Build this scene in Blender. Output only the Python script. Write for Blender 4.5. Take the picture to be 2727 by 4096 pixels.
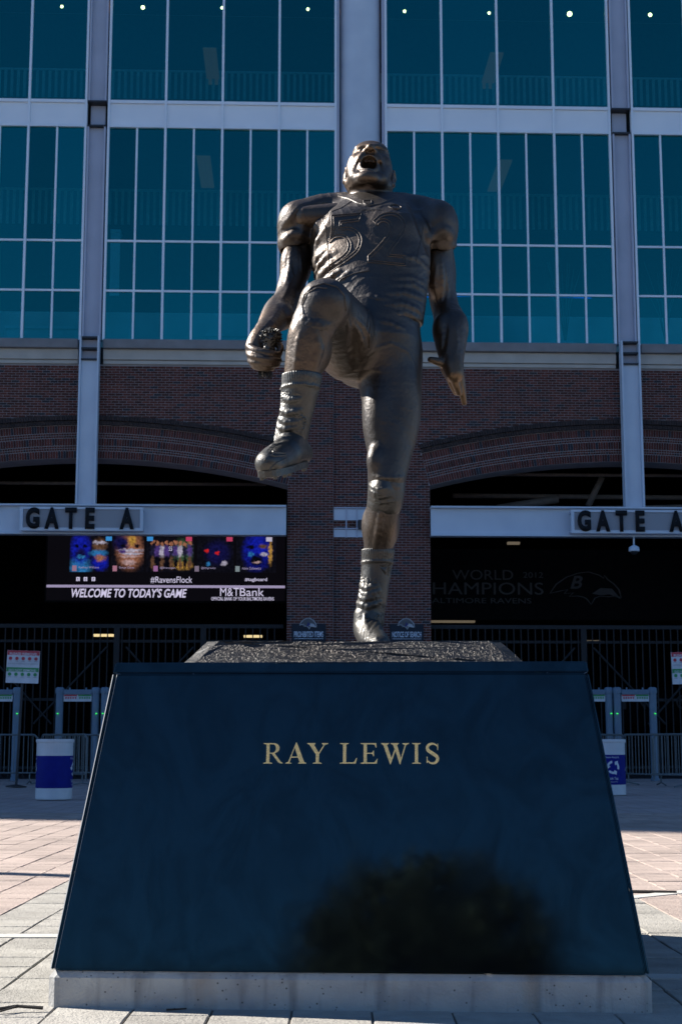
import bpy, bmesh, math, random
import numpy as np
from mathutils import Vector, Matrix

random.seed(52)
RNG = np.random.default_rng(52)
for ob in list(bpy.data.objects):
    bpy.data.objects.remove(ob, do_unlink=True)
scene = bpy.context.scene
COL = scene.collection
rad = math.radians

# ------------------------------------------------------------------ camera
cd = bpy.data.cameras.new('camera')
cam = bpy.data.objects.new('camera', cd)
COL.objects.link(cam)
cam.location = (0, 0, 0.95)
cam.rotation_euler = (rad(90 + 8.72), 0, 0)
cd.sensor_fit = 'VERTICAL'
cd.sensor_height = 36
cd.lens = 52.6
cd.clip_start = 0.05
cd.clip_end = 3000
cd.dof.use_dof = True
cd.dof.focus_distance = 6.3
cd.dof.aperture_fstop = 13.0
scene.camera = cam

# ------------------------------------------------------------------ sky and sun
SUN_EL = 36.4                      # degrees above the horizon
SUN_AZ = 19.6                      # degrees behind the left-hand side
to_sun = Vector((-math.cos(rad(SUN_AZ)) * math.cos(rad(SUN_EL)),
                 math.sin(rad(SUN_AZ)) * math.cos(rad(SUN_EL)), math.sin(rad(SUN_EL))))
world = bpy.data.worlds.new('World')
scene.world = world
world.use_nodes = True
wn = world.node_tree
wn.nodes.clear()
sky = wn.nodes.new('ShaderNodeTexSky')
sky.sky_type = 'NISHITA'
sky.sun_disc = False
sky.sun_elevation = rad(SUN_EL)
sky.sun_rotation = rad(270 + SUN_AZ)
sky.air_density = 1.0
sky.dust_density = 0.0
sky.ozone_density = 10.0
bg = wn.nodes.new('ShaderNodeBackground')
bg.inputs['Strength'].default_value = 0.066
wo = wn.nodes.new('ShaderNodeOutputWorld')
wn.links.new(sky.outputs[0], bg.inputs[0])
wn.links.new(bg.outputs[0], wo.inputs[0])

sd = bpy.data.lights.new('sun', 'SUN')
sd.energy = 5.0
sd.angle = rad(0.5)
sd.color = (1.0, 0.965, 0.92)
sun = bpy.data.objects.new('sun', sd)
COL.objects.link(sun)
sun.rotation_euler = (-to_sun).to_track_quat('-Z', 'Y').to_euler()

vs = scene.view_settings
vs.view_transform = 'Standard'
vs.look = 'None'
vs.gamma = 1
vs.use_curve_mapping = False
vs.exposure = 1.15
scene.render.engine = 'CYCLES'

# ------------------------------------------------------------------ helpers
def link(o, parent=None):
    COL.objects.link(o)
    if parent is not None:
        o.parent = parent
    return o

def tag(o, label=None, cat=None, group=None, kind=None):
    if label: o['label'] = label
    if cat: o['category'] = cat
    if group: o['group'] = group
    if kind: o['kind'] = kind
    return o

def thing(name, label, cat, loc=(0, 0, 0), rz=0.0, group=None):
    o = bpy.data.objects.new(name, None)
    o.empty_display_size = 0.1
    link(o)
    o.location = loc
    o.rotation_euler = (0, 0, rz)
    return tag(o, label, cat, group)

def copy_tree(o, parent=None):
    c = o.copy()
    link(c, parent)
    for ch in list(o.children):
        copy_tree(ch, c)
    return c

class MB:
    """collects geometry for ONE mesh object"""
    def __init__(s): s.v = []; s.f = []
    def box(s, x0, x1, y0, y1, z0, z1):
        b = len(s.v)
        s.v += [(x0,y0,z0),(x1,y0,z0),(x1,y1,z0),(x0,y1,z0),(x0,y0,z1),(x1,y0,z1),(x1,y1,z1),(x0,y1,z1)]
        s.f += [tuple(b+i for i in q) for q in ((0,3,2,1),(4,5,6,7),(0,1,5,4),(1,2,6,5),(2,3,7,6),(3,0,4,7))]
        return s
    def prism(s, lo, hi):
        b = len(s.v); n = len(lo)
        s.v += list(lo) + list(hi)
        s.f += [tuple(b+n-1-i for i in range(n)), tuple(b+n+i for i in range(n))]
        s.f += [(b+i, b+(i+1) % n, b+n+(i+1) % n, b+n+i) for i in range(n)]
        return s
    def tube(s, p0, p1, r0, r1=None, n=8):
        r1 = r0 if r1 is None else r1
        p0 = Vector(p0); p1 = Vector(p1); d = (p1-p0).normalized()
        a = d.orthogonal().normalized(); c = d.cross(a)
        ring = lambda p, r: [tuple(p + a*math.cos(2*math.pi*i/n)*r + c*math.sin(2*math.pi*i/n)*r) for i in range(n)]
        return s.prism(ring(p0, r0), ring(p1, r1))
    def lathe(s, prof, n=32, c=(0, 0, 0)):
        b = len(s.v)
        for r, z in prof:
            s.v += [(c[0]+r*math.cos(2*math.pi*i/n), c[1]+r*math.sin(2*math.pi*i/n), c[2]+z) for i in range(n)]
        for k in range(len(prof)-1):
            for i in range(n):
                j = (i+1) % n
                s.f.append((b+k*n+i, b+k*n+j, b+(k+1)*n+j, b+(k+1)*n+i))
        s.f.append(tuple(b+i for i in reversed(range(n))))
        s.f.append(tuple(b+(len(prof)-1)*n+i for i in range(n)))
        return s
    def build(s, name, mat, parent=None, smooth=False, bevel=0.0, seg=1):
        me = bpy.data.meshes.new(name)
        me.from_pydata(s.v, [], s.f)
        if bevel > 0:
            bm = bmesh.new(); bm.from_mesh(me)
            bmesh.ops.bevel(bm, geom=list(bm.edges), offset=bevel, segments=seg, affect='EDGES', clamp_overlap=True)
            bm.to_mesh(me); bm.free()
        if smooth:
            me.polygons.foreach_set('use_smooth', [True]*len(me.polygons))
        me.materials.append(mat)
        me.update()
        return link(bpy.data.objects.new(name, me), parent)

def box(name, b, mat, parent=None, bevel=0.0):
    return MB().box(*b).build(name, mat, parent, bevel=bevel)

# ------------------------------------------------------------------ materials
def mat(name, c1, c2=None, rough=0.6, metal=0.0, scale=6.0, bump=0.0, bscale=60.0, spec=0.5,
        emit=None, estr=0.0, rvar=0.0, isl=0.0, coat=0.0, detail=5.0, stretch=(1, 1, 1)):
    """procedural Principled material: two-colour noise, optional per-piece variation and bump"""
    m = bpy.data.materials.new(name)
    m.use_nodes = True
    nt = m.node_tree; N = nt.nodes; L = nt.links
    p = N['Principled BSDF']
    p.inputs['Roughness'].default_value = rough
    p.inputs['Metallic'].default_value = metal
    p.inputs['Specular IOR Level'].default_value = spec
    p.inputs['Coat Weight'].default_value = coat
    c2 = c2 or tuple(v*0.8 for v in c1)
    tc = N.new('ShaderNodeTexCoord')
    mp = N.new('ShaderNodeMapping'); mp.inputs['Scale'].default_value = stretch
    L.new(tc.outputs['Object'], mp.inputs[0])
    nz = N.new('ShaderNodeTexNoise'); nz.inputs['Scale'].default_value = scale; nz.inputs['Detail'].default_value = detail
    L.new(mp.outputs[0], nz.inputs['Vector'])
    rp = N.new('ShaderNodeValToRGB')
    rp.color_ramp.elements[0].position = 0.32; rp.color_ramp.elements[0].color = (*c1, 1)
    rp.color_ramp.elements[1].position = 0.68; rp.color_ramp.elements[1].color = (*c2, 1)
    L.new(nz.outputs['Fac'], rp.inputs[0])
    col = rp.outputs[0]
    if isl > 0:
        ge = N.new('ShaderNodeNewGeometry'); oi = N.new('ShaderNodeObjectInfo')
        ad = N.new('ShaderNodeMath'); ad.operation = 'ADD'
        L.new(ge.outputs['Random Per Island'], ad.inputs[0]); L.new(oi.outputs['Random'], ad.inputs[1])
        fr = N.new('ShaderNodeMath'); fr.operation = 'FRACT'; L.new(ad.outputs[0], fr.inputs[0])
        mr = N.new('ShaderNodeMapRange'); mr.inputs[3].default_value = 1-isl; mr.inputs[4].default_value = 1+isl
        L.new(fr.outputs[0], mr.inputs[0])
        hs = N.new('ShaderNodeHueSaturation'); L.new(mr.outputs[0], hs.inputs['Value']); L.new(col, hs.inputs['Color'])
        col = hs.outputs[0]
    L.new(col, p.inputs['Base Color'])
    if rvar > 0:
        mr2 = N.new('ShaderNodeMapRange'); mr2.inputs[3].default_value = rough-rvar; mr2.inputs[4].default_value = rough+rvar
        L.new(nz.outputs['Fac'], mr2.inputs[0]); L.new(mr2.outputs[0], p.inputs['Roughness'])
    if bump > 0:
        nb = N.new('ShaderNodeTexNoise'); nb.inputs['Scale'].default_value = bscale; nb.inputs['Detail'].default_value = 6
        L.new(tc.outputs['Object'], nb.inputs['Vector'])
        bp = N.new('ShaderNodeBump'); bp.inputs['Strength'].default_value = bump; bp.inputs['Distance'].default_value = 0.01
        nc = N.new('ShaderNodeTexNoise'); nc.inputs['Scale'].default_value = bscale*0.3; nc.inputs['Detail'].default_value = 3; L.new(tc.outputs['Object'], nc.inputs['Vector'])
        ma = N.new('ShaderNodeMath'); ma.operation = 'MULTIPLY_ADD'; ma.inputs[1].default_value = 1.6
        L.new(nc.outputs['Fac'], ma.inputs[0]); L.new(nb.outputs['Fac'], ma.inputs[2])
        L.new(ma.outputs[0], bp.inputs['Height']); L.new(bp.outputs[0], p.inputs['Normal'])
    if emit:
        p.inputs['Emission Color'].default_value = (*emit, 1)
        p.inputs['Emission Strength'].default_value = estr
    return m

def emis(name, c, s):
    return mat(name, tuple(v*0.2 for v in c), rough=0.5, emit=c, estr=s, spec=0.05)

M = {}
M['white'] = mat('white steel paint', (0.60, 0.68, 0.76), (0.52, 0.60, 0.69), 0.45, scale=1.3, bump=0.03, bscale=25)
M['greysteel'] = mat('grey steel paint', (0.46, 0.50, 0.60), (0.40, 0.44, 0.53), 0.5, scale=1.1, bump=0.03, bscale=20)
M['mullion'] = mat('white mullion aluminium', (0.80, 0.87, 0.92), (0.72, 0.80, 0.87), 0.35, scale=1.5)
M['panel'] = mat('white spandrel metal', (0.82, 0.88, 0.92), (0.74, 0.81, 0.87), 0.4, scale=0.9, bump=0.02, bscale=6)
M['darksteel'] = mat('dark steel', (0.022, 0.026, 0.032), (0.016, 0.018, 0.022), 0.5)
M['stone'] = mat('grey cast stone', (0.24, 0.24, 0.24), (0.19, 0.19, 0.19), 0.8, scale=2.5, bump=0.2, bscale=30)
M['cream'] = mat('cream cast stone', (0.50, 0.47, 0.41), (0.42, 0.39, 0.34), 0.8, scale=2.0, bump=0.2, bscale=30)
M['mortar'] = mat('pale mortar', (0.36, 0.345, 0.35), (0.29, 0.28, 0.285), 0.9, scale=3.0)
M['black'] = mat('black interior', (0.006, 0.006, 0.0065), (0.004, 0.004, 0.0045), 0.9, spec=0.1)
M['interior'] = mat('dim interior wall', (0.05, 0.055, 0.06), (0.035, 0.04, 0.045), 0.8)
M['gold'] = mat('gold leaf', (1.0, 0.76, 0.32), (0.55, 0.41, 0.17), 0.55, metal=0.1, scale=420, detail=2, bump=0.3, bscale=500)
M['wall_far'] = mat('stadium wall', (0.25, 0.24, 0.24), (0.2, 0.19, 0.19), 0.8, scale=0.4)

def brick_material(name, dark):
    m = mat(name, (0.115, 0.030, 0.020), (0.070, 0.019, 0.014), 0.9, scale=9, isl=0.5, bump=0.3, bscale=70)
    nt = m.node_tree; N = nt.nodes; L = nt.links
    p = N['Principled BSDF']
    src = p.inputs['Base Color'].links[0].from_socket
    ge = N.new('ShaderNodeNewGeometry'); oi = N.new('ShaderNodeObjectInfo')
    ad = N.new('ShaderNodeMath'); ad.operation = 'MULTIPLY_ADD'; ad.inputs[1].default_value = 7.31
    L.new(ge.outputs['Random Per Island'], ad.inputs[0]); L.new(oi.outputs['Random'], ad.inputs[2])
    fr = N.new('ShaderNodeMath'); fr.operation = 'FRACT'; L.new(ad.outputs[0], fr.inputs[0])
    gt = N.new('ShaderNodeMath'); gt.operation = 'LESS_THAN'; gt.inputs[1].default_value = dark
    L.new(fr.outputs[0], gt.inputs[0])
    mx = N.new('ShaderNodeMix'); mx.data_type = 'RGBA'
    mx.inputs['B'].default_value = (0.022, 0.025, 0.032, 1)
    L.new(gt.outputs[0], mx.inputs['Factor']); L.new(src, mx.inputs['A'])
    L.new(mx.outputs['Result'], p.inputs['Base Color'])
    return m
M['brick'] = brick_material('red brown brick', 0.07)
M['archdark'] = mat('dark corbel brick', (0.045, 0.028, 0.024), (0.03, 0.02, 0.018), 0.8, scale=9, isl=0.3)

def glass_material():
    m = bpy.data.materials.new('teal tinted glass'); m.use_nodes = True
    nt = m.node_tree; N = nt.nodes; L = nt.links; N.clear()
    out = N.new('ShaderNodeOutputMaterial')
    tr = N.new('ShaderNodeBsdfTransparent'); tr.inputs[0].default_value = (0.34, 0.58, 0.64, 1)
    gl = N.new('ShaderNodeBsdfGlossy'); gl.inputs['Color'].default_value = (0.03, 1.0, 0.95, 1); gl.inputs['Roughness'].default_value = 0.015
    # faint waviness of the panes
    tc = N.new('ShaderNodeTexCoord'); nz = N.new('ShaderNodeTexNoise'); nz.inputs['Scale'].default_value = 0.9
    L.new(tc.outputs['Object'], nz.inputs['Vector'])
    bp = N.new('ShaderNodeBump'); bp.inputs['Strength'].default_value = 0.05; bp.inputs['Distance'].default_value = 0.08
    L.new(nz.outputs['Fac'], bp.inputs['Height']); L.new(bp.outputs[0], gl.inputs['Normal'])
    fr = N.new('ShaderNodeFresnel'); fr.inputs['IOR'].default_value = 2.25
    mx = N.new('ShaderNodeMixShader')
    # only the outer face mirrors and tints; the inner face of the pane lets light through unchanged
    ge = N.new('ShaderNodeNewGeometry'); inv = N.new('ShaderNodeMath'); inv.operation = 'SUBTRACT'; inv.inputs[0].default_value = 1
    L.new(ge.outputs['Backfacing'], inv.inputs[1])
    ml = N.new('ShaderNodeMath'); ml.operation = 'MULTIPLY'; L.new(fr.outputs[0], ml.inputs[0]); L.new(inv.outputs[0], ml.inputs[1])
    tm = N.new('ShaderNodeMix'); tm.data_type = 'RGBA'; tm.inputs['A'].default_value = (0.16, 0.46, 0.52, 1); tm.inputs['B'].default_value = (1, 1, 1, 1)
    L.new(ge.outputs['Backfacing'], tm.inputs['Factor']); L.new(tm.outputs['Result'], tr.inputs[0])
    oi = N.new('ShaderNodeObjectInfo'); rv = N.new('ShaderNodeMapRange'); rv.inputs[3].default_value = 0.82; rv.inputs[4].default_value = 1.2     # panes differ a little in coating
    L.new(oi.outputs['Random'], rv.inputs[0])
    m2_ = N.new('ShaderNodeMath'); m2_.operation = 'MULTIPLY'; L.new(ml.outputs[0], m2_.inputs[0]); L.new(rv.outputs[0], m2_.inputs[1])
    L.new(m2_.outputs[0], mx.inputs[0]); L.new(tr.outputs[0], mx.inputs[1]); L.new(gl.outputs[0], mx.inputs[2])
    L.new(mx.outputs[0], out.inputs[0])
    return m
M['glass'] = glass_material()

def granite_material():
    m = mat('polished black granite', (0.002, 0.003, 0.004), (0.004, 0.005, 0.006), 0.05, scale=300, detail=2, spec=0.62)
    nt = m.node_tree; N = nt.nodes; L = nt.links
    p = N['Principled BSDF']
    tc = N.new('ShaderNodeTexCoord')
    mp = N.new('ShaderNodeMapping'); mp.inputs['Scale'].default_value = (1, 1, 0.7); L.new(tc.outputs['Object'], mp.inputs[0])
    nz = N.new('ShaderNodeTexNoise'); nz.inputs['Scale'].default_value = 4.2; nz.inputs['Detail'].default_value = 8; nz.inputs['Distortion'].default_value = 1.6; nz.inputs['Roughness'].default_value = 0.62
    L.new(mp.outputs[0], nz.inputs['Vector'])
    mr = N.new('ShaderNodeMapRange'); mr.inputs[1].default_value = 0.35; mr.inputs[2].default_value = 0.75
    mr.inputs[3].default_value = 0.038; mr.inputs[4].default_value = 0.08
    L.new(nz.outputs['Fac'], mr.inputs[0]); L.new(mr.outputs[0], p.inputs['Roughness'])
    mr2 = N.new('ShaderNodeMapRange'); mr2.inputs[1].default_value = 0.40; mr2.inputs[2].default_value = 0.66
    mr2.inputs[3].default_value = 0.62; mr2.inputs[4].default_value = 0.44
    L.new(nz.outputs['Fac'], mr2.inputs[0]); L.new(mr2.outputs[0], p.inputs['Specular IOR Level'])
    p.inputs['Specular Tint'].default_value = (0.34, 0.80, 1.0, 1)
    return m
M['granite'] = granite_material()

def concrete_material():
    m = mat('weathered concrete', (0.44, 0.43, 0.39), (0.33, 0.32, 0.30), 0.85, scale=7, bump=0.35, bscale=90)
    nt = m.node_tree; N = nt.nodes; L = nt.links
    p = N['Principled BSDF']; src = p.inputs['Base Color'].links[0].from_socket
    tc = N.new('ShaderNodeTexCoord')
    mp = N.new('ShaderNodeMapping'); mp.inputs['Scale'].default_value = (9, 9, 1.2); L.new(tc.outputs['Object'], mp.inputs[0])
    st = N.new('ShaderNodeTexNoise'); st.inputs['Scale'].default_value = 1.4; st.inputs['Detail'].default_value = 4; L.new(mp.outputs[0], st.inputs['Vector'])
    r1 = N.new('ShaderNodeMapRange'); r1.inputs[1].default_value = 0.52; r1.inputs[2].default_value = 0.68; r1.inputs[4].default_value = 0.5
    L.new(st.outputs['Fac'], r1.inputs[0])
    m1 = N.new('ShaderNodeMix'); m1.data_type = 'RGBA'; m1.inputs['B'].default_value = (0.11, 0.105, 0.10, 1)
    L.new(r1.outputs[0], m1.inputs['Factor']); L.new(src, m1.inputs['A'])
    mp2 = N.new('ShaderNodeMapping'); mp2.inputs['Scale'].default_value = (4, 4, .8); mp2.inputs['Location'].default_value = (3.1, 0, 0); L.new(tc.outputs['Object'], mp2.inputs[0])
    s2 = N.new('ShaderNodeTexNoise'); s2.inputs['Scale'].default_value = 1.5; L.new(mp2.outputs[0], s2.inputs['Vector'])
    r2 = N.new('ShaderNodeMapRange'); r2.inputs[1].default_value = 0.56; r2.inputs[2].default_value = 0.72; r2.inputs[4].default_value = 0.5
    L.new(s2.outputs['Fac'], r2.inputs[0])
    m2 = N.new('ShaderNodeMix'); m2.data_type = 'RGBA'; m2.inputs['B'].default_value = (0.30, 0.21, 0.13, 1)
    L.new(r2.outputs[0], m2.inputs['Factor']); L.new(m1.outputs['Result'], m2.inputs['A'])
    vo = N.new('ShaderNodeTexVoronoi'); vo.inputs['Scale'].default_value = 46; L.new(tc.outputs['Object'], vo.inputs['Vector'])
    lt = N.new('ShaderNodeMapRange'); lt.inputs[1].default_value = 0.10; lt.inputs[2].default_value = 0.2; lt.inputs[3].default_value = 0.85; lt.inputs[4].default_value = 0.0
    L.new(vo.outputs['Distance'], lt.inputs[0])
    wn_ = N.new('ShaderNodeTexWhiteNoise'); L.new(vo.outputs['Position'], wn_.inputs['Vector'])
    gt = N.new('ShaderNodeMath'); gt.operation = 'GREATER_THAN'; gt.inputs[1].default_value = 0.55; L.new(wn_.outputs['Value'], gt.inputs[0])
    mu = N.new('ShaderNodeMath'); mu.operation = 'MULTIPLY'; L.new(lt.outputs[0], mu.inputs[0]); L.new(gt.outputs[0], mu.inputs[1])
    m3 = N.new('ShaderNodeMix'); m3.data_type = 'RGBA'; m3.inputs['B'].default_value = (0.05, 0.045, 0.04, 1)
    L.new(mu.outputs[0], m3.inputs['Factor']); L.new(m2.outputs['Result'], m3.inputs['A'])
    L.new(m3.outputs['Result'], p.inputs['Base Color'])
    return m
M['concrete'] = concrete_material()
M['paver_grey'] = mat('grey concrete paver', (0.40, 0.37, 0.315), (0.31, 0.285, 0.24), 0.88, scale=7, isl=0.10, bump=0.6, bscale=130)
M['paver_pink'] = mat('pink concrete paver', (0.45, 0.355, 0.295), (0.37, 0.285, 0.235), 0.88, scale=7, isl=0.10, bump=0.6, bscale=130)
def worn(m):
    """traffic film in broad blotches and a few dark gum spots, in world position so they run across pieces"""
    nt = m.node_tree; N = nt.nodes; L = nt.links; p = N['Principled BSDF']; src = p.inputs['Base Color'].links[0].from_socket
    ge = N.new('ShaderNodeNewGeometry')
    n1 = N.new('ShaderNodeTexNoise'); n1.inputs['Scale'].default_value = 1.3; n1.inputs['Detail'].default_value = 6; L.new(ge.outputs['Position'], n1.inputs['Vector'])
    r1 = N.new('ShaderNodeMapRange'); r1.inputs[1].default_value = .4; r1.inputs[2].default_value = .7; r1.inputs[3].default_value = 1.06; r1.inputs[4].default_value = .80; L.new(n1.outputs['Fac'], r1.inputs[0])
    vo = N.new('ShaderNodeTexVoronoi'); vo.inputs['Scale'].default_value = 2.2; L.new(ge.outputs['Position'], vo.inputs['Vector'])
    r2 = N.new('ShaderNodeMapRange'); r2.inputs[1].default_value = .045; r2.inputs[2].default_value = .07; r2.inputs[3].default_value = .62; r2.inputs[4].default_value = 1; L.new(vo.outputs['Distance'], r2.inputs[0])
    mu = N.new('ShaderNodeMath'); mu.operation = 'MULTIPLY'; L.new(r1.outputs[0], mu.inputs[0]); L.new(r2.outputs[0], mu.inputs[1])
    hs = N.new('ShaderNodeHueSaturation'); L.new(mu.outputs[0], hs.inputs['Value']); L.new(src, hs.inputs['Color']); L.new(hs.outputs[0], p.inputs['Base Color'])
    return m
worn(M['paver_grey']); worn(M['paver_pink'])
M['joint'] = mat('dark joint sand', (0.15, 0.13, 0.10), (0.09, 0.08, 0.06), 0.95, scale=14)
M['strip'] = mat('pale concrete strip', (0.55, 0.52, 0.45), (0.48, 0.455, 0.40), 0.88, scale=5, bump=0.3, bscale=90)

def bronze_material(name, c1, c2, c3, rough=0.46, bump=0.22):
    m = mat(name, c1, c2, rough, metal=0.85, scale=7, rvar=0.08, bump=bump, bscale=85, spec=0.5, coat=0.6)
    nt = m.node_tree; N = nt.nodes; L = nt.links
    p = N['Principled BSDF']; src = p.inputs['Base Color'].links[0].from_socket
    p.inputs['Coat Roughness'].default_value = 0.44; p.inputs['Coat IOR'].default_value = 1.6
    if bump > 0: L.new(p.inputs['Normal'].links[0].from_socket, p.inputs['Coat Normal'])
    tc = N.new('ShaderNodeTexCoord')
    nz = N.new('ShaderNodeTexNoise'); nz.inputs['Scale'].default_value = 3.2; nz.inputs['Detail'].default_value = 4
    L.new(tc.outputs['Object'], nz.inputs['Vector'])
    mr = N.new('ShaderNodeMapRange'); mr.inputs[1].default_value = 0.42; mr.inputs[2].default_value = 0.66
    L.new(nz.outputs['Fac'], mr.inputs[0])
    mx = N.new('ShaderNodeMix'); mx.data_type = 'RGBA'; mx.inputs['B'].default_value = (*c3, 1)
    L.new(mr.outputs[0], mx.inputs['Factor']); L.new(src, mx.inputs['A']); L.new(mx.outputs['Result'], p.inputs['Base Color'])
    return m
M['bronze'] = bronze_material('brown bronze', (0.050, 0.037, 0.026), (0.028, 0.021, 0.015), (0.080, 0.050, 0.026), 0.50)
M['bronze_skin'] = bronze_material('warm bronze', (0.070, 0.046, 0.027), (0.042, 0.028, 0.017), (0.135, 0.074, 0.028), 0.46)
M['bronze_grey'] = bronze_material('grey green bronze', (0.066, 0.057, 0.043), (0.042, 0.037, 0.029), (0.058, 0.053, 0.041), 0.45, 0.2)

def base_material():
    m = bronze_material('scored bronze', (0.055, 0.046, 0.037), (0.030, 0.026, 0.022), (0.05, 0.046, 0.04), 0.42, 0)
    nt = m.node_tree; N = nt.nodes; L = nt.links
    p = N['Principled BSDF']
    tc = N.new('ShaderNodeTexCoord')
    prev = None
    for i, a in enumerate((20, 75, -40, -8)):
        rt = N.new('ShaderNodeMapping'); rt.inputs['Rotation'].default_value = (rad(20*i), rad(a), rad(a*0.7)); rt.inputs['Location'].default_value = (i*3.3, 0, 0)
        L.new(tc.outputs['Object'], rt.inputs[0])
        mp = N.new('ShaderNodeMapping'); mp.inputs['Scale'].default_value = (11, 85, 85)
        L.new(rt.outputs[0], mp.inputs[0])
        nz = N.new('ShaderNodeTexNoise'); nz.inputs['Scale'].default_value = 1.0; nz.inputs['Detail'].default_value = 3
        L.new(mp.outputs[0], nz.inputs['Vector'])
        if prev is None: prev = nz.outputs['Fac']
        else:
            mx = N.new('ShaderNodeMath'); mx.operation = 'MAXIMUM'; L.new(prev, mx.inputs[0]); L.new(nz.outputs['Fac'], mx.inputs[1]); prev = mx.outputs[0]
    bp = N.new('ShaderNodeBump'); bp.inputs['Strength'].default_value = 1.0; bp.inputs['Distance'].default_value = 0.032
    L.new(prev, bp.inputs['Height']); L.new(bp.outputs[0], p.inputs['Normal'])
    return m
M['bronze_base'] = base_material()

# ------------------------------------------------------------------ lettering helpers
def text_mesh(body, shear=0.0, bold=0.0, spacing=1.0, align='LEFT'):
    cu = bpy.data.curves.new('lettering', 'FONT')
    cu.body = body; cu.shear = shear; cu.offset = bold; cu.space_character = spacing
    cu.align_x = align; cu.resolution_u = 4
    ob = bpy.data.objects.new('lettering', cu); COL.objects.link(ob)
    dg = bpy.context.evaluated_depsgraph_get()
    me = bpy.data.meshes.new_from_object(ob.evaluated_get(dg))
    bpy.data.objects.remove(ob, do_unlink=True)
    return me

def sheet(name, me, x0, x1, z0, z1, y, mat_, parent, thick=0.0):
    """flat lettering mesh fitted into the rectangle x0..x1, z0..z1 of the plane y (facing -y)"""
    n = len(me.vertices); co = np.empty(n*3, np.float32); me.vertices.foreach_get('co', co); co = co.reshape(-1, 3)
    lo = co.min(0); hi = co.max(0); s = np.maximum(hi-lo, 1e-6)
    out = np.empty_like(co)
    out[:, 0] = x0 + (co[:, 0]-lo[0])/s[0]*(x1-x0)
    out[:, 2] = z0 + (co[:, 1]-lo[1])/s[1]*(z1-z0)
    out[:, 1] = y
    me.vertices.foreach_set('co', out.ravel())
    if thick > 0:
        bm = bmesh.new(); bm.from_mesh(me)
        r = bmesh.ops.extrude_face_region(bm, geom=list(bm.faces))
        bmesh.ops.translate(bm, verts=[g for g in r['geom'] if isinstance(g, bmesh.types.BMVert)], vec=(0, -thick, 0))
        bmesh.ops.recalc_face_normals(bm, faces=list(bm.faces))
        bm.to_mesh(me); bm.free()
    me.materials.clear(); me.materials.append(mat_); me.update()
    me.name = name
    return link(bpy.data.objects.new(name, me), parent)

def outline_mesh(loops):
    """fill closed 2-D loops (even-odd, so inner loops are holes)"""
    cu = bpy.data.curves.new('outline', 'CURVE'); cu.dimensions = '2D'; cu.fill_mode = 'FRONT'
    for lp in loops:
        sp = cu.splines.new('POLY'); sp.points.add(len(lp)-1); sp.use_cyclic_u = True
        for i, (x, y) in enumerate(lp): sp.points[i].co = (x, y, 0, 1)
    ob = bpy.data.objects.new('outline', cu); COL.objects.link(ob)
    dg = bpy.context.evaluated_depsgraph_get()
    me = bpy.data.meshes.new_from_object(ob.evaluated_get(dg))
    bpy.data.objects.remove(ob, do_unlink=True)
    return me

# bird head profile facing right, unit width, used on the signs
BIRD = [(0.0,.34),(.09,.62),(.24,.84),(.40,.96),(.55,1.0),(.70,.90),(.76,.80),(.77,.90),(.82,.76),(.90,.64),(.97,.46),(1.0,.22),
        (.93,.27),(.82,.24),(.70,.26),(.63,.20),(.575,0.0),(.52,.16),(.48,.22),(.40,.26),(.27,.25),(.33,.36),(.20,.33),(.25,.46),(.12,.40)]
def ribbon2d(pts, w, closed=True):
    """closed polyline as a ring of given width: outer + inner loop"""
    n = len(pts); outer = []; inner = []
    for i in range(n):
        p0 = Vector(pts[i-1]); p1 = Vector(pts[i]); p2 = Vector(pts[(i+1) % n])
        t = ((p1-p0).normalized() + (p2-p1).normalized())
        if t.length < 1e-6: t = p2-p1
        t.normalize(); nn = Vector((-t.y, t.x))
        outer.append(tuple(p1+nn*w/2)); inner.append(tuple(p1-nn*w/2))
    return [outer, inner]

# ================================================================== GROUND
def far_paving_material():
    m = mat('far pink paving', (0.46, 0.37, 0.335), (0.38, 0.31, 0.28), 0.88, scale=1.2, bump=0.2, bscale=60)
    nt = m.node_tree; N = nt.nodes; L = nt.links
    p = N['Principled BSDF']; src = p.inputs['Base Color'].links[0].from_socket
    tc = N.new('ShaderNodeTexCoord')
    bk = N.new('ShaderNodeTexBrick'); bk.offset = 0.0
    bk.inputs['Color1'].default_value = (1, 1, 1, 1); bk.inputs['Color2'].default_value = (0.86, 0.86, 0.86, 1)
    bk.inputs['Mortar'].default_value = (0.35, 0.33, 0.3, 1)
    bk.inputs['Scale'].default_value = 1.0; bk.inputs['Brick Width'].default_value = 0.285; bk.inputs['Row Height'].default_value = 0.285
    bk.inputs['Mortar Size'].default_value = 0.005
    L.new(tc.outputs['Object'], bk.inputs['Vector'])
    mx = N.new('ShaderNodeMix'); mx.data_type = 'RGBA'; mx.blend_type = 'MULTIPLY'; mx.inputs['Factor'].default_value = 1
    L.new(src, mx.inputs['A']); L.new(bk.outputs['Color'], mx.inputs['B'])
    L.new(mx.outputs['Result'], p.inputs['Base Color'])
    return m
M['paving_far'] = far_paving_material()
M['asphalt'] = mat('asphalt', (0.055, 0.055, 0.057), (0.04, 0.04, 0.042), 0.9, scale=2, bump=0.3, bscale=120)
M['earth'] = mat('distant ground', (0.16, 0.15, 0.13), (0.12, 0.12, 0.10), 0.95, scale=0.05)

tag(box('ground', (-900, 900, -900, 900, -1.2, -0.06), M['earth']), kind='structure')
tag(box('plaza_paving', (-16, 16, 0.5, 39.7, -0.05, -0.014), M['paving_far']), kind='structure')
tag(box('road', (-300, 300, -60, 60, -0.058, -0.052), M['asphalt']), kind='structure')
pav = box('pavement', (-6.2, 6.2, 3.4, 20.6, -0.013, -0.007), M['joint'])
tag(pav, kind='structure')

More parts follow.
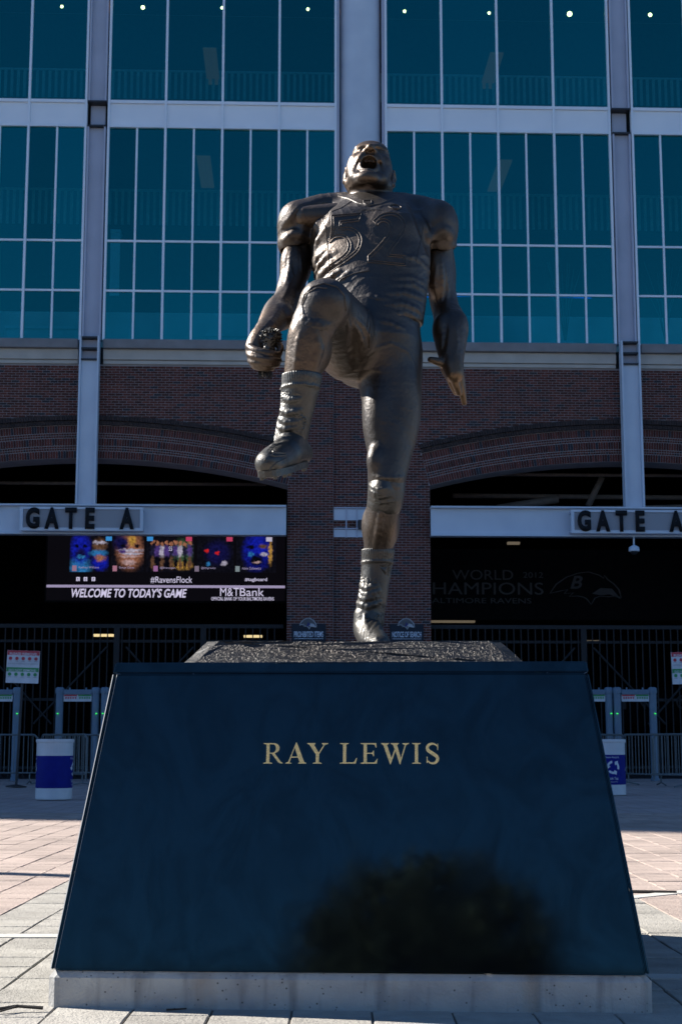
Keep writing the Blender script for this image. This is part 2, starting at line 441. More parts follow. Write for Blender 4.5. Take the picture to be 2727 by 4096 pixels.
PV = 0.285
PX0 = -1.885           # one long joint line of the paving
def paver_geo(mb, x, y, w, d, dz=0.0, tx=0.0, ty=0.0, ch=0.004):
    b = len(mb.v)
    def ring(i, z): return [(x-w/2+i, y-d/2+i, z), (x+w/2-i, y-d/2+i, z), (x+w/2-i, y+d/2-i, z), (x-w/2+i, y+d/2-i, z)]
    for r in (ring(0, -0.03), ring(0, -ch), ring(ch, 0.0)):
        mb.v += [(a, c, e + (dz + tx*(a-x) + ty*(c-y) if e > -0.02 else 0)) for a, c, e in r]
    for k in (0, 4):
        mb.f += [(b+k+i, b+k+(i+1) % 4, b+k+4+(i+1) % 4, b+k+4+i) for i in range(4)]
    mb.f.append((b+8, b+9, b+10, b+11))
    return mb

strips = [((-6.0, 7.62), (-1.2, 7.62), 0.13), ((1.55, 9.28), (3.6, 11.0), 0.12), ((1.25, 6.32), (6.0, 6.32), 0.12)]
def on_strip(x, y):
    for (a, b, w) in strips:
        a = Vector(a); b = Vector(b); t = max(0, min(1, (Vector((x, y))-a).dot(b-a)/(b-a).length_squared))
        if (Vector((x, y)) - (a+(b-a)*t)).length < w*0.5: return True
    return False
cells = []
nx0 = int((-6.1-PX0)/PV); nx1 = int((6.1-PX0)/PV)
for i in range(nx0, nx1):
    for j in range(0, 60):
        x = PX0 + (i+0.5)*PV
        y = 3.45 + (j+0.5)*PV + (0.02*math.sin(i*1.7))
        if abs(x) < 0.92 and 5.75 < y < 7.6: continue
        seen = (abs(x) < 0.2255*y + 0.2) and y > 5.1 and not (abs(x) < 0.95 and y > 5.7) and not (abs(x) < 0.165*y and y > 5.7)
        pink = (y > 8.0 and abs(x) > 1.95) or y > 11.5
        cells.append((0 if seen else 1, y, x, pink))
cells.sort()
shared = {}
for pk in (False, True):
    mb = paver_geo(MB(), 0, 0, PV-0.007, PV-0.007)
    me = bpy.data.meshes.new('paver'); me.from_pydata(mb.v, [], mb.f); me.materials.append(M['paver_pink' if pk else 'paver_grey'])
    shared[pk] = me
rest = {False: MB(), True: MB()}
for n, (s_, y, x, pk) in enumerate(cells):
    dz = random.uniform(-0.003, 0.0015); tx = random.uniform(-0.008, 0.008); ty = random.uniform(-0.008, 0.008)
    if n < 300:
        o = bpy.data.objects.new('paver', shared[pk]); link(o, pav)
        o.location = (x, y, dz); o.rotation_euler = (ty, -tx, random.uniform(-0.006, 0.006))
    else:
        paver_geo(rest[pk], x, y, PV-0.007, PV-0.007, dz, tx, ty)
for pk in (False, True):
    tag(rest[pk].build('pavers', M['paver_pink' if pk else 'paver_grey'], pav), kind='stuff')
for a, b, w in strips:
    a = Vector((*a, 0)); b = Vector((*b, 0)); d = (b-a).normalized(); nrm = Vector((-d.y, d.x, 0))*w/2
    q = [a-nrm, b-nrm, b+nrm, a+nrm]
    MB().prism([(p.x, p.y, -0.02) for p in q], [(p.x, p.y, 0.004) for p in q]).build('concrete_strip', M['strip'], pav)

# ================================================================== STADIUM BUILDING
FY = 39.0; FR = rad(2.0)
def fac(u, v, z):
    return (u*math.cos(FR) - v*math.sin(FR), FY + u*math.sin(FR) + v*math.cos(FR), z)
bld = thing('stadium_building', 'brick and glass stadium front with arched gateways and white steel columns behind the statue', 'building', (0, FY, 0), FR)

# ---- upper body of the stadium (above and beside the picture)
box('upper_wall', (-58.6, 45, 1.2, 30, 26.0, 56), M['wall_far'], bld)
box('side_wall', (-58.6, -15.4, 0.3, 30, -0.05, 25.99), M['wall_far'], bld)
box('side_wall', (16.6, 45, 0.3, 30, -0.05, 25.99), M['wall_far'], bld)
box('upper_band', (-15.39, 16.59, 0.3, 1.1, 23.21, 26.5), M['panel'], bld)

# ---- concourse behind the gates
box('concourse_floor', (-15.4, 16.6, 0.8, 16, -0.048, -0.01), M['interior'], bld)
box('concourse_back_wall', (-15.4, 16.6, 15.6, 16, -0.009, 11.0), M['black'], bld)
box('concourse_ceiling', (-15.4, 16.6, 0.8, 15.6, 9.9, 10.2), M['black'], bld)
# ---- rooms behind the glass
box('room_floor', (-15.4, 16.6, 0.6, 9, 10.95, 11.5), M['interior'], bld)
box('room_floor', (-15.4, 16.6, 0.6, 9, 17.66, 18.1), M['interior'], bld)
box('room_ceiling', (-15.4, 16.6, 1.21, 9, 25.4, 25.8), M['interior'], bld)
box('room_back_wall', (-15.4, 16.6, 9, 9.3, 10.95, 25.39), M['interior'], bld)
M['fill_pale'] = mat('added fill wall', (0.85, 0.86, 0.85), (0.45, 0.46, 0.46), 0.8, scale=0.5)
box('added_fill_wall', (-15.4, 16.6, 3.4, 3.5, 11.5, 13.3), M['fill_pale'], bld)  # added pale reflector that brightens the lower glass from behind

# ---- brickwork
BW, BH = 0.2032, 0.0677
ACX = (-6.70, 7.64); AR = 21.0; AZ = 8.33; AT = 1.14; HALF = 5.29
REC = (-0.20, 1.10, 0.10)               # recessed strip in the middle of the pier
def arch_z(u):
    for cx in ACX:
        if abs(u-cx) <= HALF: return AZ - AR + math.sqrt(AR*AR - (u-cx)**2)
    return None
def in_arch(u, z):
    """inside an arch ring or the opening below it"""
    for cx in ACX:
        r = math.hypot(u-cx, z-(AZ-AR))
        if AR <= r < AR+AT and abs(u-cx) < HALF + (r-AR)*0.24 + 0.03: return True
        if r < AR and abs(u-cx) < HALF: return True
    return False
def clip(a, b, zc):
    """what is left of a brick between a and b once the arches are cut out"""
    out = [(a, b)]
    for cx in ACX:
        h_ = zc-(AZ-AR); lim = None
        r = math.hypot(HALF, h_)
        if r < AR: lim = HALF
        elif r < AR+AT: lim = HALF + (r-AR)*0.24 + 0.012
        if lim is None:
            if h_ < AR+AT: lim = math.sqrt((AR+AT)**2 - h_*h_) - 0.02      # above the springing the extrados cuts the course
            else: continue
        res = []
        for p, q in out:
            if q <= cx-lim or p >= cx+lim: res.append((p, q)); continue
            if p < cx-lim: res.append((p, cx-lim))
            if q > cx+lim: res.append((cx+lim, q))
        out = res
    return out
def wall_core():
    mb = MB(); us = [-15.4 + 0.2*i for i in range(161)]
    edges = sorted(set(us + [c+s*HALF for c in ACX for s in (-1, 1)] + [REC[0], REC[1]]))
    for a, b in zip(edges[:-1], edges[1:]):
        if b-a < 1e-4: continue
        mid = (a+b)/2; v0 = REC[2] if REC[0] < mid < REC[1] else 0.0
        if not any(abs(mid-c) < HALF for c in ACX):
            mb.box(a, b, v0, 0.8, -0.05, 10.87)
        else:
            za, zb = arch_z(a) or 7.65, arch_z(b) or 7.65
            q = [(a, 0.0, za), (b, 0.0, zb), (b, 0.8, zb), (a, 0.8, za)]
            mb.prism(q, [(x, y, 10.87) for x, y, z in q])
    return mb.build('brick_wall', M['mortar'], bld)
wall = wall_core()
def brick_box(mb, u0, u1, z0, z1, v):
    mb.box(u0, u1, v-0.007, v+0.03, z0, z1)
single = []; rest_b = []; joined = MB()
def lay(u0, u1, z0, z1, v):
    row = 0; z = z0
    while z + BH <= z1 + 1e-6:
        u = u0 - (0 if row % 2 else BW/2)
        while u < u1:
            a = max(u, u0)+0.006; b = min(u+BW, u1)-0.006
            for (p, q) in clip(a, b, z+BH/2):
                if q-p > 0.02:
                    (single if (-1.45 < p and q < 2.4 and 1.6 < z < 7.6 and q-p > 0.08) else rest_b).append((p, q, z+0.0065, z+BH-0.0065, v))
            u += BW
        z += BH; row += 1
lay(-13.2, REC[0], 0.0, 10.87, 0.0)
lay(REC[0], REC[1], 0.0, 10.87, REC[2])
lay(REC[1], 14.4, 0.0, 10.87, 0.0)
# the 300 pier bricks that show largest stay single
single.sort(key=lambda it: abs(it[2]-3.9) + (0 if it[1] < -0.19 else 0.35))
brick_me = {}
for k, (a, b, z0, z1, v) in enumerate(single):
    if k < 300:
        w = round(b-a, 3)
        if w not in brick_me:
            mb = MB(); brick_box(mb, -w/2, w/2, -(z1-z0)/2, (z1-z0)/2, 0.0)
            me = bpy.data.meshes.new('brick'); me.from_pydata(mb.v, [], mb.f); me.materials.append(M['brick']); brick_me[w] = me
        o = bpy.data.objects.new('brick', brick_me[w]); link(o, wall)
        o.location = ((a+b)/2, v - random.uniform(0, 0.003), (z0+z1)/2)
    else:
        rest_b.append((a, b, z0, z1, v))
for (a, b, z0, z1, v) in rest_b:
    brick_box(joined, a, b, z0, z1, v - random.uniform(0, 0.003))
tag(joined.build('bricks', M['brick'], wall), kind='stuff')

# ---- arch rings: dark corbel course, then soldier and header courses
COURSES = [(0.00, 0.20, 1, 0.00), (0.205, 0.335, 2, 0.00), (0.34, 0.54, 1, 0.00), (0.545, 0.675, 2, 0.0), (0.68, 0.88, 1, 0.00), (0.885, 1.0, 1, 0.06), (1.003, 1.14, 1, 0.10)]
arch_rest = {'brick': MB(), 'archdark': MB()}
arch_single = 0
for ai, cx in enumerate(ACX):
    for ci, (r0, r1, nsub, proud) in enumerate(COURSES):
        mkey = 'archdark' if proud > 0 else 'brick'
        rm = AR + (r0+r1)/2
        phi = math.asin((HALF + (rm-AR)*0.24)/rm)
        n = int(2*phi*rm/0.0677)
        for k in range(n):
            p0 = -phi + 2*phi*k/n; p1 = -phi + 2*phi*(k+1)/n; g = 0.0065/rm; gr = 0.0085 if nsub == 2 else 0.006
            for sidx in range(nsub):
                ra = AR + r0 + (r1-r0)*sidx/nsub + gr; rb = AR + r0 + (r1-r0)*(sidx+1)/nsub - gr
                zc_ = AZ - AR
                q = [(cx+ra*math.sin(p0+g), ra*math.cos(p0+g)+zc_), (cx+ra*math.sin(p1-g), ra*math.cos(p1-g)+zc_),
                     (cx+rb*math.sin(p1-g), rb*math.cos(p1-g)+zc_), (cx+rb*math.sin(p0+g), rb*math.cos(p0+g)+zc_)]
                f = -0.014 - proud - random.uniform(0, 0.002)
                lo = [(x, f, z) for x, z in q]; hi = [(x, 0.03, z) for x, z in q]
                u = (q[0][0]+q[1][0])/2
                if ci == 0 and arch_single < 300 and -9.6 < u < 9.9:
                    arch_single += 1
                    MB().prism(lo, hi).build('arch_brick', M[mkey], wall)
                else:
                    arch_rest[mkey].prism(lo, hi)
for k_, mb in arch_rest.items():
    tag(mb.build('arch_bricks', M[k_], wall), kind='stuff')

# ---- stone ledge between brick and glass
COLS_U = (-6.65, 7.72)
segs = [(-15.4, -6.98), (-6.32, 0.54), (0.54, 7.39), (8.05, 16.6)]
for a, b in segs:
    box('stone_sill', (a, b, -0.22, 0.1, 11.27, 11.52), M['stone'], bld, bevel=0.015)
    box('cream_band', (a, b, -0.10, 0.05, 10.985, 11.268), M['cream'], bld, bevel=0.008)
    box('cream_band', (a, b, -0.06, 0.05, 10.872, 10.975), M['cream'], bld, bevel=0.008)

# ---- curtain wall
ROW = [(11.55, 12.87), (12.93, 14.26), (14.32, 17.50), (18.29, 23.2)]
def settle(o):
    """panes never sit perfectly flat: turn each a hair about its own centre"""
    me = o.data; c = sum((v.co for v in me.vertices), Vector())/len(me.vertices)
    R_ = Matrix.Rotation(random.gauss(0, 0.0035), 4, 'X') @ Matrix.Rotation(random.gauss(0, 0.0035), 4, 'Z')
    me.transform(R_ @ Matrix.Translation(-c)); o.location = c
def mullions_for(bay):
    a, b = bay; n = 8
    return [a + (b-a)*i/n for i in range(n+1)]
bays = [(-13.12, -6.95), (-6.33, -0.15), (1.23, 7.40), (8.03, 14.2)]
for bay in bays:
    mu = mullions_for(bay)
    for i, u in enumerate(mu):
        edge = i in (0, len(mu)-1)
        w = 0.062 if i % 2 == 0 else 0.052
        if i % 2 == 0:
            box('mullion', (u-w/2, u+w/2, -0.09, 0.07, 11.522, 23.2), M['mullion'], bld)
        else:
            box('mullion', (u-w/2, u+w/2, -0.05, 0.07, 11.522, 17.52), M['mullion'], bld)
    for z0, z1, d in ((18.20, 18.285, 0.075), (17.505, 17.575, 0.075), (14.262, 14.318, 0.04), (12.872, 12.928, 0.04), (11.522, 11.55, 0.06)):
        for i in range(0, 8, 2):
            box('transom', (mu[i]+0.032, mu[i+2]-0.032, -d, 0.05, z0, z1), M['mullion'], bld)
    for i in range(0, 8, 2):
        box('spandrel_panel', (mu[i]+0.032, mu[i+2]-0.032, -0.02, 0.03, 17.576, 18.199), M['panel'], bld)
        o = box('pane', (mu[i]+0.031, mu[i+2]-0.031, 0.0, 0.012, 18.286, 23.2), M['glass'], bld); settle(o)
    for i in range(8):
        for z0, z1 in ROW[:3]:
            o = box('pane', (mu[i]+0.027, mu[i+1]-0.027, random.uniform(0, .004), random.uniform(0.010, .014), z0-0.003, z1+0.003), M['glass'], bld); settle(o)

# ---- big round column in the middle, with its flat trims
n = 40; cxu = 0.54
pts = []
for t in range(0, n+1):
    a = math.pi*t/n
    pts.append((cxu - 0.56*math.cos(a), 0.30 - 0.42*math.sin(a)))
pts += [(cxu+0.56, 0.6), (cxu-0.56, 0.6)]
MB().prism([(x, y, 11.5) for x, y in pts], [(x, y, 23.2) for x, y in pts]).build('round_column', M['white'], bld, smooth=False)
for s in (-1, 1):
    box('column_trim', (cxu+s*0.62-0.035, cxu+s*0.62+0.035, -0.02, 0.2, 11.523, 23.2), M['greysteel'], bld)

# ---- steel columns: H sections with web between two flanges
for cu_ in COLS_U:
    for z0, z1 in ((11.56, 17.50), (18.24, 23.2)):
        box('steel_column', (cu_-0.20, cu_+0.20, 0.02, 0.10, z0, z1), M['greysteel'], bld)
        for s in (-1, 1):
            box('column_flange', (cu_+s*0.225-0.024, cu_+s*0.225+0.024, -0.10, 0.25, z0, z1), M['greysteel'], bld)
    box('steel_column', (cu_-0.20, cu_+0.20, 0.16, 0.2, 17.50, 18.24), M['greysteel'], bld)
    for z in (17.50, 18.20):
        box('splice_plate', (cu_-0.25, cu_+0.25, -0.12, 0.25, z+0.001, z+0.045), M['darksteel'], bld)
    # lower length, standing on the girder in front of the brick
    box('steel_column', (cu_-0.21, cu_+0.21, -0.30, -0.24, 7.05, 10.90), M['white'], bld)
    for s in (-1, 1):
        box('column_flange', (cu_+s*0.235-0.022, cu_+s*0.235+0.022, -0.42, -0.12, 7.05, 11.55), M['white'], bld)
    box('steel_column', (cu_-0.21, cu_+0.21, -0.14, -0.10, 10.95, 11.55), M['greysteel'], bld)
    for z in (10.90, 11.20, 11.50):
        box('splice_plate', (cu_-0.212, cu_+0.212, -0.36, -0.13, z+0.001, z+0.045), M['darksteel'], bld)

# ---- girders over the gates
for a, b in ((-12.04, -1.44), (2.34, 13.1)):
    box('girder_web', (a, b, -0.28, -0.24, 6.30, 7.0), M['white'], bld)
    box('girder_flange', (a, b, -0.42, -0.10, 7.001, 7.045), M['white'], bld)
    box('girder_flange', (a, b, -0.42, -0.10, 6.255, 6.299), M['white'], bld)

# ---- small wall frame on the recessed centre of the pier
fr = (-0.19, 1.09)
for z0, z1 in ((6.72, 7.02), (6.27, 6.47)):
    box('wall_band', (fr[0], fr[1], 0.04, 0.088, z0, z1), M['white'], bld)
for u in (0.14, 0.42, 0.80):
    box('wall_bar', (u-0.016, u+0.016, 0.018, 0.036, 6.25, 7.06), M['greysteel'], bld)
box('wall_bar', (fr[0], fr[1], -0.004, 0.014, 7.03, 7.06), M['greysteel'], bld)
box('wall_bar', (fr[0], fr[1], -0.004, 0.014, 6.48, 6.51), M['greysteel'], bld)
box('speaker_box', (0.45, 0.78, -0.10, 0.085, 6.475, 6.715), M['darksteel'], bld, bevel=0.01)
# ---- pipes under the right arch
M['pipe'] = mat('painted pipe', (0.16, 0.13, 0.11), (0.12, 0.10, 0.09), 0.7)
for p0, p1, r in (((2.6, 1.6, 8.25), (13, 1.6, 8.25), .05), ((3.2, 2.2, 7.75), (12.8, 2.2, 7.72), .07), ((6.2, 1.8, 7.35), (12.9, 1.8, 7.5), .045),
                  ((4.4, 1.9, 7.35), (6.1, 1.9, 7.62), .11), ((6.9, 1.7, 7.4), (7.3, 1.7, 8.2), .09), ((-11, 2.0, 8.0), (-2, 2.0, 8.0), .05)):
    MB().tube(p0, p1, r, n=10).build('pipe', M['pipe'], bld, smooth=True)

# ================================================================== PEDESTAL
PY = rad(-3.29)
plinth = MB()
w, d, h, ch = 1.086, 2.34, 0.125, 0.022
cc = 0.026                      # chamfered corners
def ring_(i, z):
    x0, x1, y0, y1 = -w+i, w-i, i, d-i
    return [(x0+cc, y0, z), (x1-cc, y0, z), (x1, y0+cc, z), (x1, y1-cc, z), (x1-cc, y1, z), (x0+cc, y1, z), (x0, y1-cc, z), (x0, y0+cc, z)]
for r in (ring_(0, -0.06), ring_(0, h-ch), ring_(ch*0.8, h)): plinth.v += r
for k in (0, 8): plinth.f += [(k+i, k+(i+1) % 8, k+8+(i+1) % 8, k+8+i) for i in range(8)]
plinth.f += [tuple(range(7, -1, -1)), tuple(range(16, 24))]
po = plinth.build('concrete_plinth', M['concrete'])
po.location = (0.02, 5.563, 0); po.rotation_euler = (0, 0, PY)
tag(po, 'low stained concrete plinth on the paving under the black pedestal', 'plinth')

ped = thing('granite_pedestal', 'polished black granite pedestal with sloping sides and gold lettering carrying the statue', 'pedestal', (0.02, 5.563, 0), PY)
HB, HT = 1.078, 0.906          # half width at bottom and top
zb, zt = 0.129, 1.205
yb, yt = 0.004, 0.160
db, dt = 2.32, 2.165           # rear edge at bottom and top
TH_ = 0.013                     # panel thickness
# front and rear panels fit between the side panels; edges show as fine lines
MB().prism([(-HB+TH_, yb, zb), (HB-TH_, yb, zb), (HB-TH_, yb+TH_, zb), (-HB+TH_, yb+TH_, zb)],
           [(-HT+TH_, yt, zt), (HT-TH_, yt, zt), (HT-TH_, yt+TH_, zt), (-HT+TH_, yt+TH_, zt)]).build('front_panel', M['granite'], ped, bevel=0.005, seg=3)
MB().prism([(-HB+TH_, db-TH_, zb), (HB-TH_, db-TH_, zb), (HB-TH_, db, zb), (-HB+TH_, db, zb)],
           [(-HT+TH_, dt-TH_, zt), (HT-TH_, dt-TH_, zt), (HT-TH_, dt, zt), (-HT+TH_, dt, zt)]).build('rear_panel', M['granite'], ped, bevel=0.005, seg=3)
for s in (-1, 1):
    e = 0.0025
    a = [(s*(HB-TH_+e), yb+.001, zb), (s*HB, yb+.001, zb), (s*HB, db, zb), (s*(HB-TH_+e), db, zb)]
    c = [(s*(HT-TH_+e), yt+.001, zt), (s*HT, yt+.001, zt), (s*HT, dt, zt), (s*(HT-TH_+e), dt, zt)]
    if s < 0: a = a[::-1]; c = c[::-1]
    MB().prism(a, c).build('side_panel', M['granite'], ped, bevel=0.005, seg=3)
cap = MB().prism([(-HT, yt-.001, zt+.003), (HT, yt-.001, zt+.003), (HT, dt, zt+.003), (-HT, dt, zt+.003)],
                 [(-HT+.006, yt+.005, 1.25), (HT-.006, yt+.005, 1.25), (HT-.006, dt-.005, 1.25), (-HT+.006, dt-.005, 1.25)]).build('cap_slab', M['granite'], ped, bevel=0.005, seg=3)

# left arris strips: pale grey stands in for sun glint on polished edges
M['edge_glint'] = mat('painted edge glint', (0.34, 0.34, 0.34), (0.26, 0.26, 0.26), 0.4)
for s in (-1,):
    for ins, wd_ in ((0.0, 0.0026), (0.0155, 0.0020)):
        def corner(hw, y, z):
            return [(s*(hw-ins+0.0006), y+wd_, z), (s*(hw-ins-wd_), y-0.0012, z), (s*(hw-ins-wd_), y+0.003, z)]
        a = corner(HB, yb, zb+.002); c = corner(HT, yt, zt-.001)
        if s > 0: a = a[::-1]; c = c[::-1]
        MB().prism(a, c).build('arris_glint', M['edge_glint'], ped)
# ---- gilded serif letters (outlines in units of the cap height)
def arc(cx, cy, rx, ry, a0, a1, n=14):
    return [(cx+rx*math.cos(rad(a0+(a1-a0)*i/n)), cy+ry*math.sin(rad(a0+(a1-a0)*i/n))) for i in range(n+1)]
sf = 0.035
def stem(x, w): return x, x+w
GL = {}
GL['I'] = (0.42, [[(0,0),(.42,0),(.42,sf),(.29,.07),(.29,1-.07),(.42,1-sf),(.42,1),(0,1),(0,1-sf),(.13,1-.07),(.13,.07),(0,sf)]])
GL['L'] = (0.834, [[(0,0),(.78,0),(.834,.27),(.80,.27),(.70,.09),(.62,.065),(.31,.065),(.31,.93),(.43,1-sf),(.43,1),(0,1),(0,1-sf),(.15,.93),(.15,.07),(0,sf)]])
GL['E'] = (0.834, [[(0,0),(.79,0),(.834,.24),(.80,.24),(.70,.09),(.62,.06),(.31,.06),(.31,.475),(.52,.475),(.58,.46),(.62,.36),(.655,.36),(.655,.64),(.62,.64),(.58,.55),(.52,.53),(.31,.53),
                    (.31,.94),(.60,.94),(.68,.92),(.74,.78),(.775,.78),(.77,1),(0,1),(0,1-sf),(.15,.93),(.15,.07),(0,sf)]])
GL['A'] = (1.02, [[(0,0),(.30,0),(.30,sf),(.20,.06),(.275,.29),(.61,.29),(.70,.07),(.62,sf),(.62,0),(1.02,0),(1.02,sf),(.92,.08),(.55,1.03),(.51,1.03),(.13,.08),(0,sf)],
                  [(.295,.345),(.445,.77),(.59,.345)]])
GL['Y'] = (1.03, [[(.29,0),(.72,0),(.72,sf),(.59,.07),(.59,.45),(.86,.90),(1.03,1-sf),(1.03,1),(.72,1),(.72,1-sf),(.80,.91),(.57,.53),(.34,.91),(.41,1-sf),(.41,1),(0,1),(0,1-sf),(.11,.92),(.43,.44),(.43,.07),(.29,sf)]])
GL['W'] = (1.35, [[(.44,-.03),(.47,-.03),(.70,.62),(.90,-.03),(.935,-.03),(1.22,.90),(1.35,1-sf),(1.35,1),(1.03,1),(1.03,1-sf),(1.15,.90),(.965,.26),(.78,.91),(.87,1-sf),(.87,1),(.46,1),(.46,1-sf),(.58,.92),(.655,.70),(.505,.27),(.29,.91),(.38,1-sf),(.38,1),(0,1),(0,1-sf),(.11,.90)]])
GL['R'] = (0.955, [[(0,0),(.43,0),(.43,sf),(.30,.07),(.30,.485),(.40,.485),(.72,.07),(.80,.02),(.955,0),(.955,sf),(.86,.09),(.55,.50)] + arc(.50,.755,.285,.245,-70,90) + [(0,1),(0,1-sf),(.14,.93),(.14,.07),(0,sf)],
                   [(.30,.53)] + [(.30,.945)] + arc(.45,.74,.16,.205,90,-90)])
up = arc(.33,.735,.275,.265,28,270,16); dn = arc(.33,.27,.30,.29,90,-152,16)
cen = [(.33+.245*math.cos(rad(a)), .765+.205*math.sin(rad(a))) for a in range(25, 231, 12)] + [(.33+.245*math.cos(rad(a)), .235+.215*math.sin(rad(a))) for a in range(50, -156, -12)]
def swash(cen):
    n = len(cen); L_ = []; R_ = []
    for i, p in enumerate(cen):
        a = Vector(cen[max(0, i-1)]); b = Vector(cen[min(n-1, i+1)]); t = (b-a).normalized(); nn = Vector((-t.y, t.x))
        w_ = 0.030 + 0.055*math.sin(math.pi*i/(n-1))**1.3
        L_.append(tuple(Vector(p)+nn*w_)); R_.append(tuple(Vector(p)-nn*w_))
    return L_ + R_[::-1]
sl = swash(cen)
GL['S'] = (0.656, [sl])
pos = [('R',0),('A',1.083),('Y',2.134),('L',3.74),('E',4.745),('W',5.745),('I',7.255),('S',7.91)]
CAPH = 0.0768; X_L = -0.318; Z_B = 0.868
tilt = math.atan2(yt-yb, zt-zb)
for chn, off in pos:
    wd, loops = GL[chn]
    me = outline_mesh(loops)
    xs = [p[0] for l in loops for p in l]; ys = [p[1] for l in loops for p in l]
    x0 = X_L + (off+min(xs))*CAPH; x1 = X_L + (off+max(xs))*CAPH
    o = sheet('letter', me, x0, x1, min(ys)*CAPH, max(ys)*CAPH, 0.0, M['gold'], ped, thick=0.0008)
    yy = yb + (Z_B-zb)*(yt-yb)/(zt-zb)
    o.location = (0, yy-0.0006, Z_B); o.rotation_euler = (-tilt, 0, 0)
    if chn == 'S':     # serif ticks of the S
        for (cx_, cy_) in ((.565, .80), (.045, .17)):
            t = MB().box(X_L+(off+cx_)*CAPH, X_L+(off+cx_+.045)*CAPH, -0.0009, 0, (cy_-.14)*CAPH, (cy_+.17)*CAPH).build('letter_serif', M['gold'], o)

